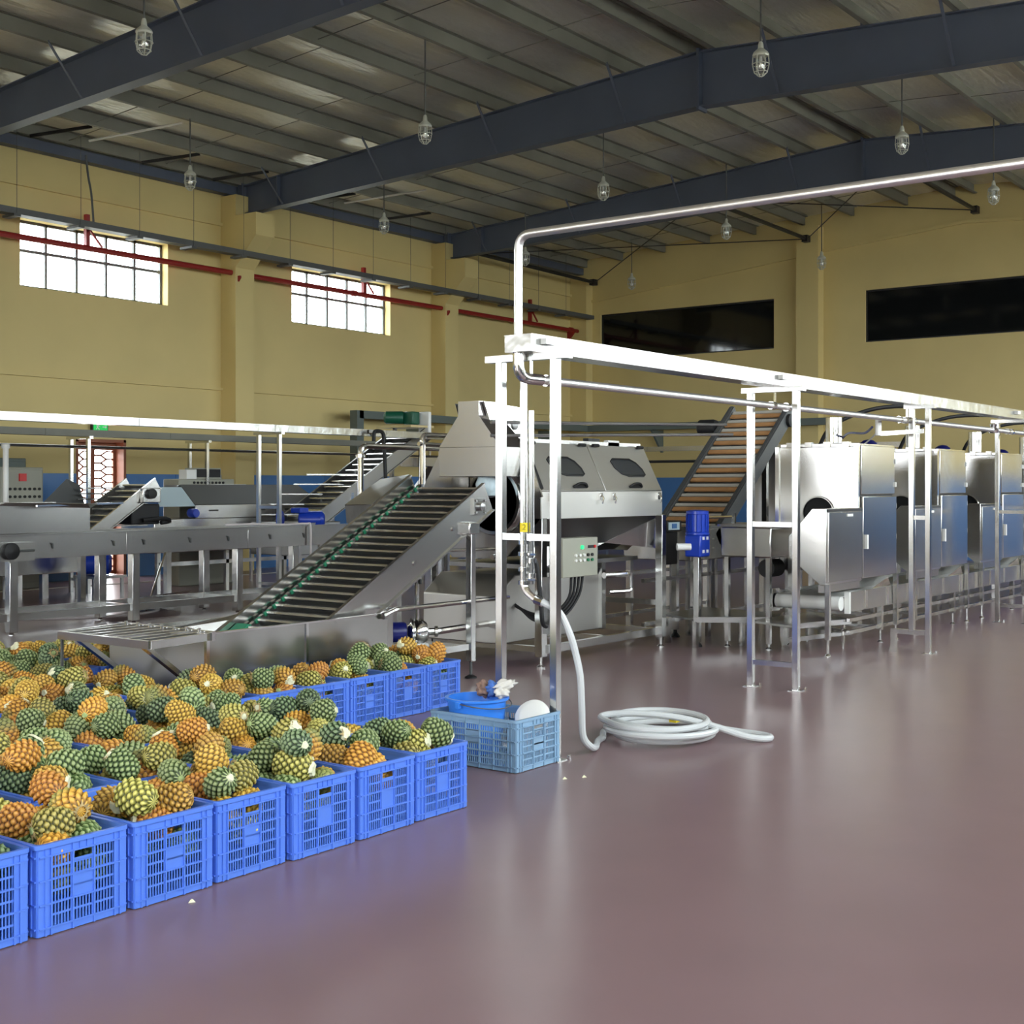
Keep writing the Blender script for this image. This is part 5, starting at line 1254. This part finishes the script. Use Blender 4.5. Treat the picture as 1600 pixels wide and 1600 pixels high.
random.seed(23)
F=(math.cos(math.radians(37)),math.sin(math.radians(37))); Rr=(F[1],-F[0])
def proj(p):
    d=p[0]*F[0]+p[1]*F[1]; r=p[0]*Rr[0]+p[1]*Rr[1]; return 800+2060*r/d, 760-2060*(p[2]-1.6)/d
fill_v=[]; fill_f=[]; fill_e=[]; fill_a=[]; fill_m=[]
lowshape=pine_mesh('p',0.15,0.052,9,NA=11,NR=8,ka=3,kr=3)
tops=[]
COLW=[0.26,0.12,0.19,0.19,0.12,0.12]
for ci,(u,v,rot,row,label) in enumerate(CR):
    px,py=proj((u+CW/2,v+CD/2,CH))
    placed=[]   # spheres
    n=17+random.choice((-1,0,0,1,2)) if row!=3 else 15+random.choice((0,1,2))
    if px < -260: n=12
    fruits=[]
    for k in range(n):
        best=None
        for tr in range(14):
            yaw=random.uniform(0,2*PI); tilt=random.gauss(0,0.32); 
            if k>n-5 and random.random()<0.22: tilt=random.choice((-1,1))*random.uniform(0.7,1.3)
            ax=Vector((math.cos(yaw)*math.cos(tilt),math.sin(yaw)*math.cos(tilt),math.sin(tilt)))
            mg=0.062 if k < n-5 else 0.085
            ex=abs(ax.x)*0.03; ey=abs(ax.y)*0.03
            x=random.uniform(mg+ex,CW-mg-ex); y=random.uniform(mg+ey,CD-mg-ey)
            sp=[(Vector((x,y,0))+ax*o,r) for o,r in ((-0.042,0.046),(0,0.055),(0.042,0.046))]
            z=0.15
            for q,r in sp:
                z=max(z,0.15+r-q.z-0.03)
                for c,rc in placed:
                    h2=(q.x-c.x)**2+(q.y-c.y)**2; R2=(r+rc)**2*0.93
                    if h2<R2: z=max(z,c.z+math.sqrt(R2-h2)-q.z)
            if best is None or z<best[0]: best=(z,x,y,ax,sp)
        z,x,y,ax,sp=best
        if z>0.48: continue
        for q,r in sp: placed.append((Vector((q.x,q.y,q.z+z)),r))
        fruits.append((Vector((x,y,z)),ax))
    fruits.sort(key=lambda f:-(f[0].z+0.02*random.random()))
    ntop=7 if px>-60 else 4
    if row>=6: ntop=min(ntop,6)
    mrot=Matrix.Rotation(rot,4,'Z')
    for k,(c,ax) in enumerate(fruits):
        wc=Vector((u,v,0))+mrot@c
        if k<ntop: tops.append((ci,wc,ax))
        else:
            rotm=ax.to_track_quat('Z','Y').to_matrix()@Matrix.Rotation(random.uniform(0,6.28),3,'Z')
            o=len(fill_v); vs,fs,e,a=lowshape
            fill_v+=[tuple(rotm@Vector(p)+wc) for p in vs]; fill_f+=[tuple(i+o for i in f) for f in fs]; fill_e+=e; fill_a+=a
            fill_m+=[random.choices(range(6),COLW)[0]]*len(fs)
fm=finish('pineapple_fill',fill_v,fill_f,fill_e,fill_a,PM); fm.polygons.foreach_set('material_index',fill_m)
fo=bpy.data.objects.new('pineapple_filling',fm); COL.objects.link(fo); fo['kind']='stuff'; fo['label']='lower layers of pineapples packed inside the blue crates'; fo['category']='pineapples'
print('pineapples',len(tops),'fill tris',2*len(fill_f))
bycr={}
for ci,wc,ax in tops: bycr.setdefault(ci,[]).append((wc,ax))
for ci,lst in bycr.items():
    lst.sort(key=lambda f:proj(f[0])[0]); u,v,rot,row,clabel=CR[ci]
    n=rows[row][2]; cols=[c for c in range(len(CR)) if CR[c][3]==row]; k=n-1-cols.index(ci)
    cdesc=('crate at right end' if k==0 else 'crate '+ORD[k]+' from right')
    for idx,(wc,ax) in enumerate(lst):
        c=random.choices(range(6),COLW)[0]; s=random.randrange(3)
        o=bpy.data.objects.new('pineapple',PMESH[(s,c)]); COL.objects.link(o)
        tocam=Vector((-wc.x,-wc.y,1.2)).normalized()
        if (ax.dot(tocam)>0)==(random.random()<0.68): ax=-ax
        # turn some fruit so that the cut base faces the aisle
        q=ax.to_track_quat('Z','Y')@Matrix.Rotation(random.uniform(0,6.28),3,'Z').to_quaternion()
        o.rotation_mode='QUATERNION'; o.rotation_quaternion=q; o.location=wc; sc=random.uniform(0.95,1.1); o.scale=(sc,)*3
        e=random.random()
        cut=''
        if e<0.85:
            b=bpy.data.objects.new('cut_stem',CORES[random.choices((0,1,2),(0.45,0.3,0.25))[0]]); COL.objects.link(b); b.parent=o; b.location=(0,0,-Ls[s]/2*0.97); b.rotation_euler=(PI,0,0)
        if e>0.66:
            b=bpy.data.objects.new('bract_collar',BR[random.randrange(2)]); COL.objects.link(b); b.parent=o; b.location=(0,0,-Ls[s]/2*0.95); b.rotation_euler=(PI,0,0)
        o['label']='%s pineapple, %s from left in the %s, %s' % (PCN[c],ORD[idx],cdesc,ROWN[row])
        o['category']='pineapple'; o['group']='pineapples heaped in the crates'

# ------------------------------------------------------------------ pale blue crate with basin, rags and a white lid
b2,r2=crate_meshes(0.44,0.64,0.295,'crate2',('crate','rim'))
o=bpy.data.objects.new('plastic_crate',b2); COL.objects.link(o); o.location=(5.86,4.385,0); o['label']='pale blue worn crate holding a basin, standing apart beside the coiled hose'; o['category']='crate'
r=bpy.data.objects.new('rim',r2); COL.objects.link(r); r.parent=o
bc=(6.055,4.82,0.05)
t=thing('wash_basin','bright blue round basin with wire handle resting in the pale blue crate','basin',bc)
MB().lathe([(0.0,0.0),(0.13,0.0),(0.158,0.16),(0.172,0.305),(0.19,0.305),(0.19,0.318),(0.168,0.318),(0.15,0.16),(0.122,0.01),(0.0,0.01)],bc,36).build('bowl','basin',t)
hp=[(bc[0]-0.197*math.cos(a)*1.0,bc[1]-0.197*math.sin(a),bc[2]+0.30-0.03*math.sin((a-0.1)/2.9*PI)) for a in [0.1+2.9*i/14 for i in range(15)]]
MB().tube([(p[0]-0.012*0,p[1]-0.008,p[2]) for p in hp],0.0035,6).build('wire_handle','bracket',t)
for a in (0.1,3.0): MB().box(bc[0]-0.2*math.cos(a)-0.012,bc[0]-0.2*math.cos(a)+0.012,bc[1]-0.2*math.sin(a)-0.012,bc[1]-0.2*math.sin(a)+0.012,bc[2]+0.275,bc[2]+0.312).build('handle_ear','basin',t)
def rag(name,c,sx,sy,sz,mat,label,seed,tilt=0):
    rnd=random.Random(seed); bm=bmesh.new(); bmesh.ops.create_icosphere(bm,subdivisions=4,radius=1)
    ph=[rnd.uniform(0,6) for _ in range(8)]
    for vv in bm.verts:
        p=vv.co.copy(); k=1+0.16*math.sin(5*p.x+ph[0]+3*p.y)+0.13*math.sin(7*p.y+ph[1]-4*p.z)+0.09*math.sin(11*p.z+ph[2]+6*p.x)+0.05*math.sin(17*p.x+ph[3]+13*p.y)
        vv.co=Vector((p.x*sx*k,p.y*sy*k,p.z*sz*k))
    me=bpy.data.meshes.new(name); bm.to_mesh(me); bm.free(); me.polygons.foreach_set('use_smooth',[True]*len(me.polygons)); me.materials.append(M[mat])
    o=bpy.data.objects.new(name,me); COL.objects.link(o); o.location=c; o.rotation_euler=(0,tilt,rnd.uniform(0,3)); o['label']=label; o['category']='rag'; o['group']='rags in the blue basin'
rag('cleaning_rag',(6.17,4.86,0.395),0.045,0.04,0.045,'cloth_t','crumpled brown rag at the left of the pile in the blue basin',1)
rag('cleaning_rag',(6.17,4.78,0.40),0.055,0.045,0.045,'cloth_b','crumpled blue and white rag in the middle of the basin',2)
rag('cleaning_rag',(6.14,4.70,0.39),0.05,0.045,0.035,'cloth_w','crumpled whitish rag lying lower in the basin',3)
rag('cleaning_rag',(6.16,4.69,0.435),0.06,0.04,0.028,'cloth_w','rolled white cloth topping the rag pile in the blue basin',4,0.2)
c=Vector((6.175,4.505,0.265)); ax=Vector((-0.75,-0.12,0.62)).normalized()
t=thing('plastic_disc','thick white round plastic disc tilted in the pale blue crate','disc',tuple(c))
MB().lathe([(0.0,-0.028),(0.085,-0.03),(0.102,-0.02),(0.107,0.0),(0.102,0.02),(0.085,0.03),(0.0,0.028)],c,36,ax).build('disc_body','white',t)
MB().lathe([(0.06,0.029),(0.07,0.034),(0.055,0.036),(0.0,0.034)],c,28,ax).build('raised_boss','white',t)
# fruit scraps on the floor
for i,(x,y,l) in enumerate(((5.93,4.11,'pale fruit scrap on the floor in front of the pale crate'),(6.03,4.05,'small pale fruit scrap right of the other floor scrap'),(3.31,4.04,'pale fruit scrap beside the front row crates'))):
    o=MB().add([(x-0.015,y,0),(x+0.01,y-0.014,0),(x+0.018,y+0.008,0),(x,y+0.012,0),(x,y,0.012),(x+0.008,y,0.009)],[(0,1,5,4),(1,2,5),(2,3,4,5),(3,0,4),(3,2,1,0)]).build('fruit_scrap','core',None); lab(o,l); o['category']='scrap'
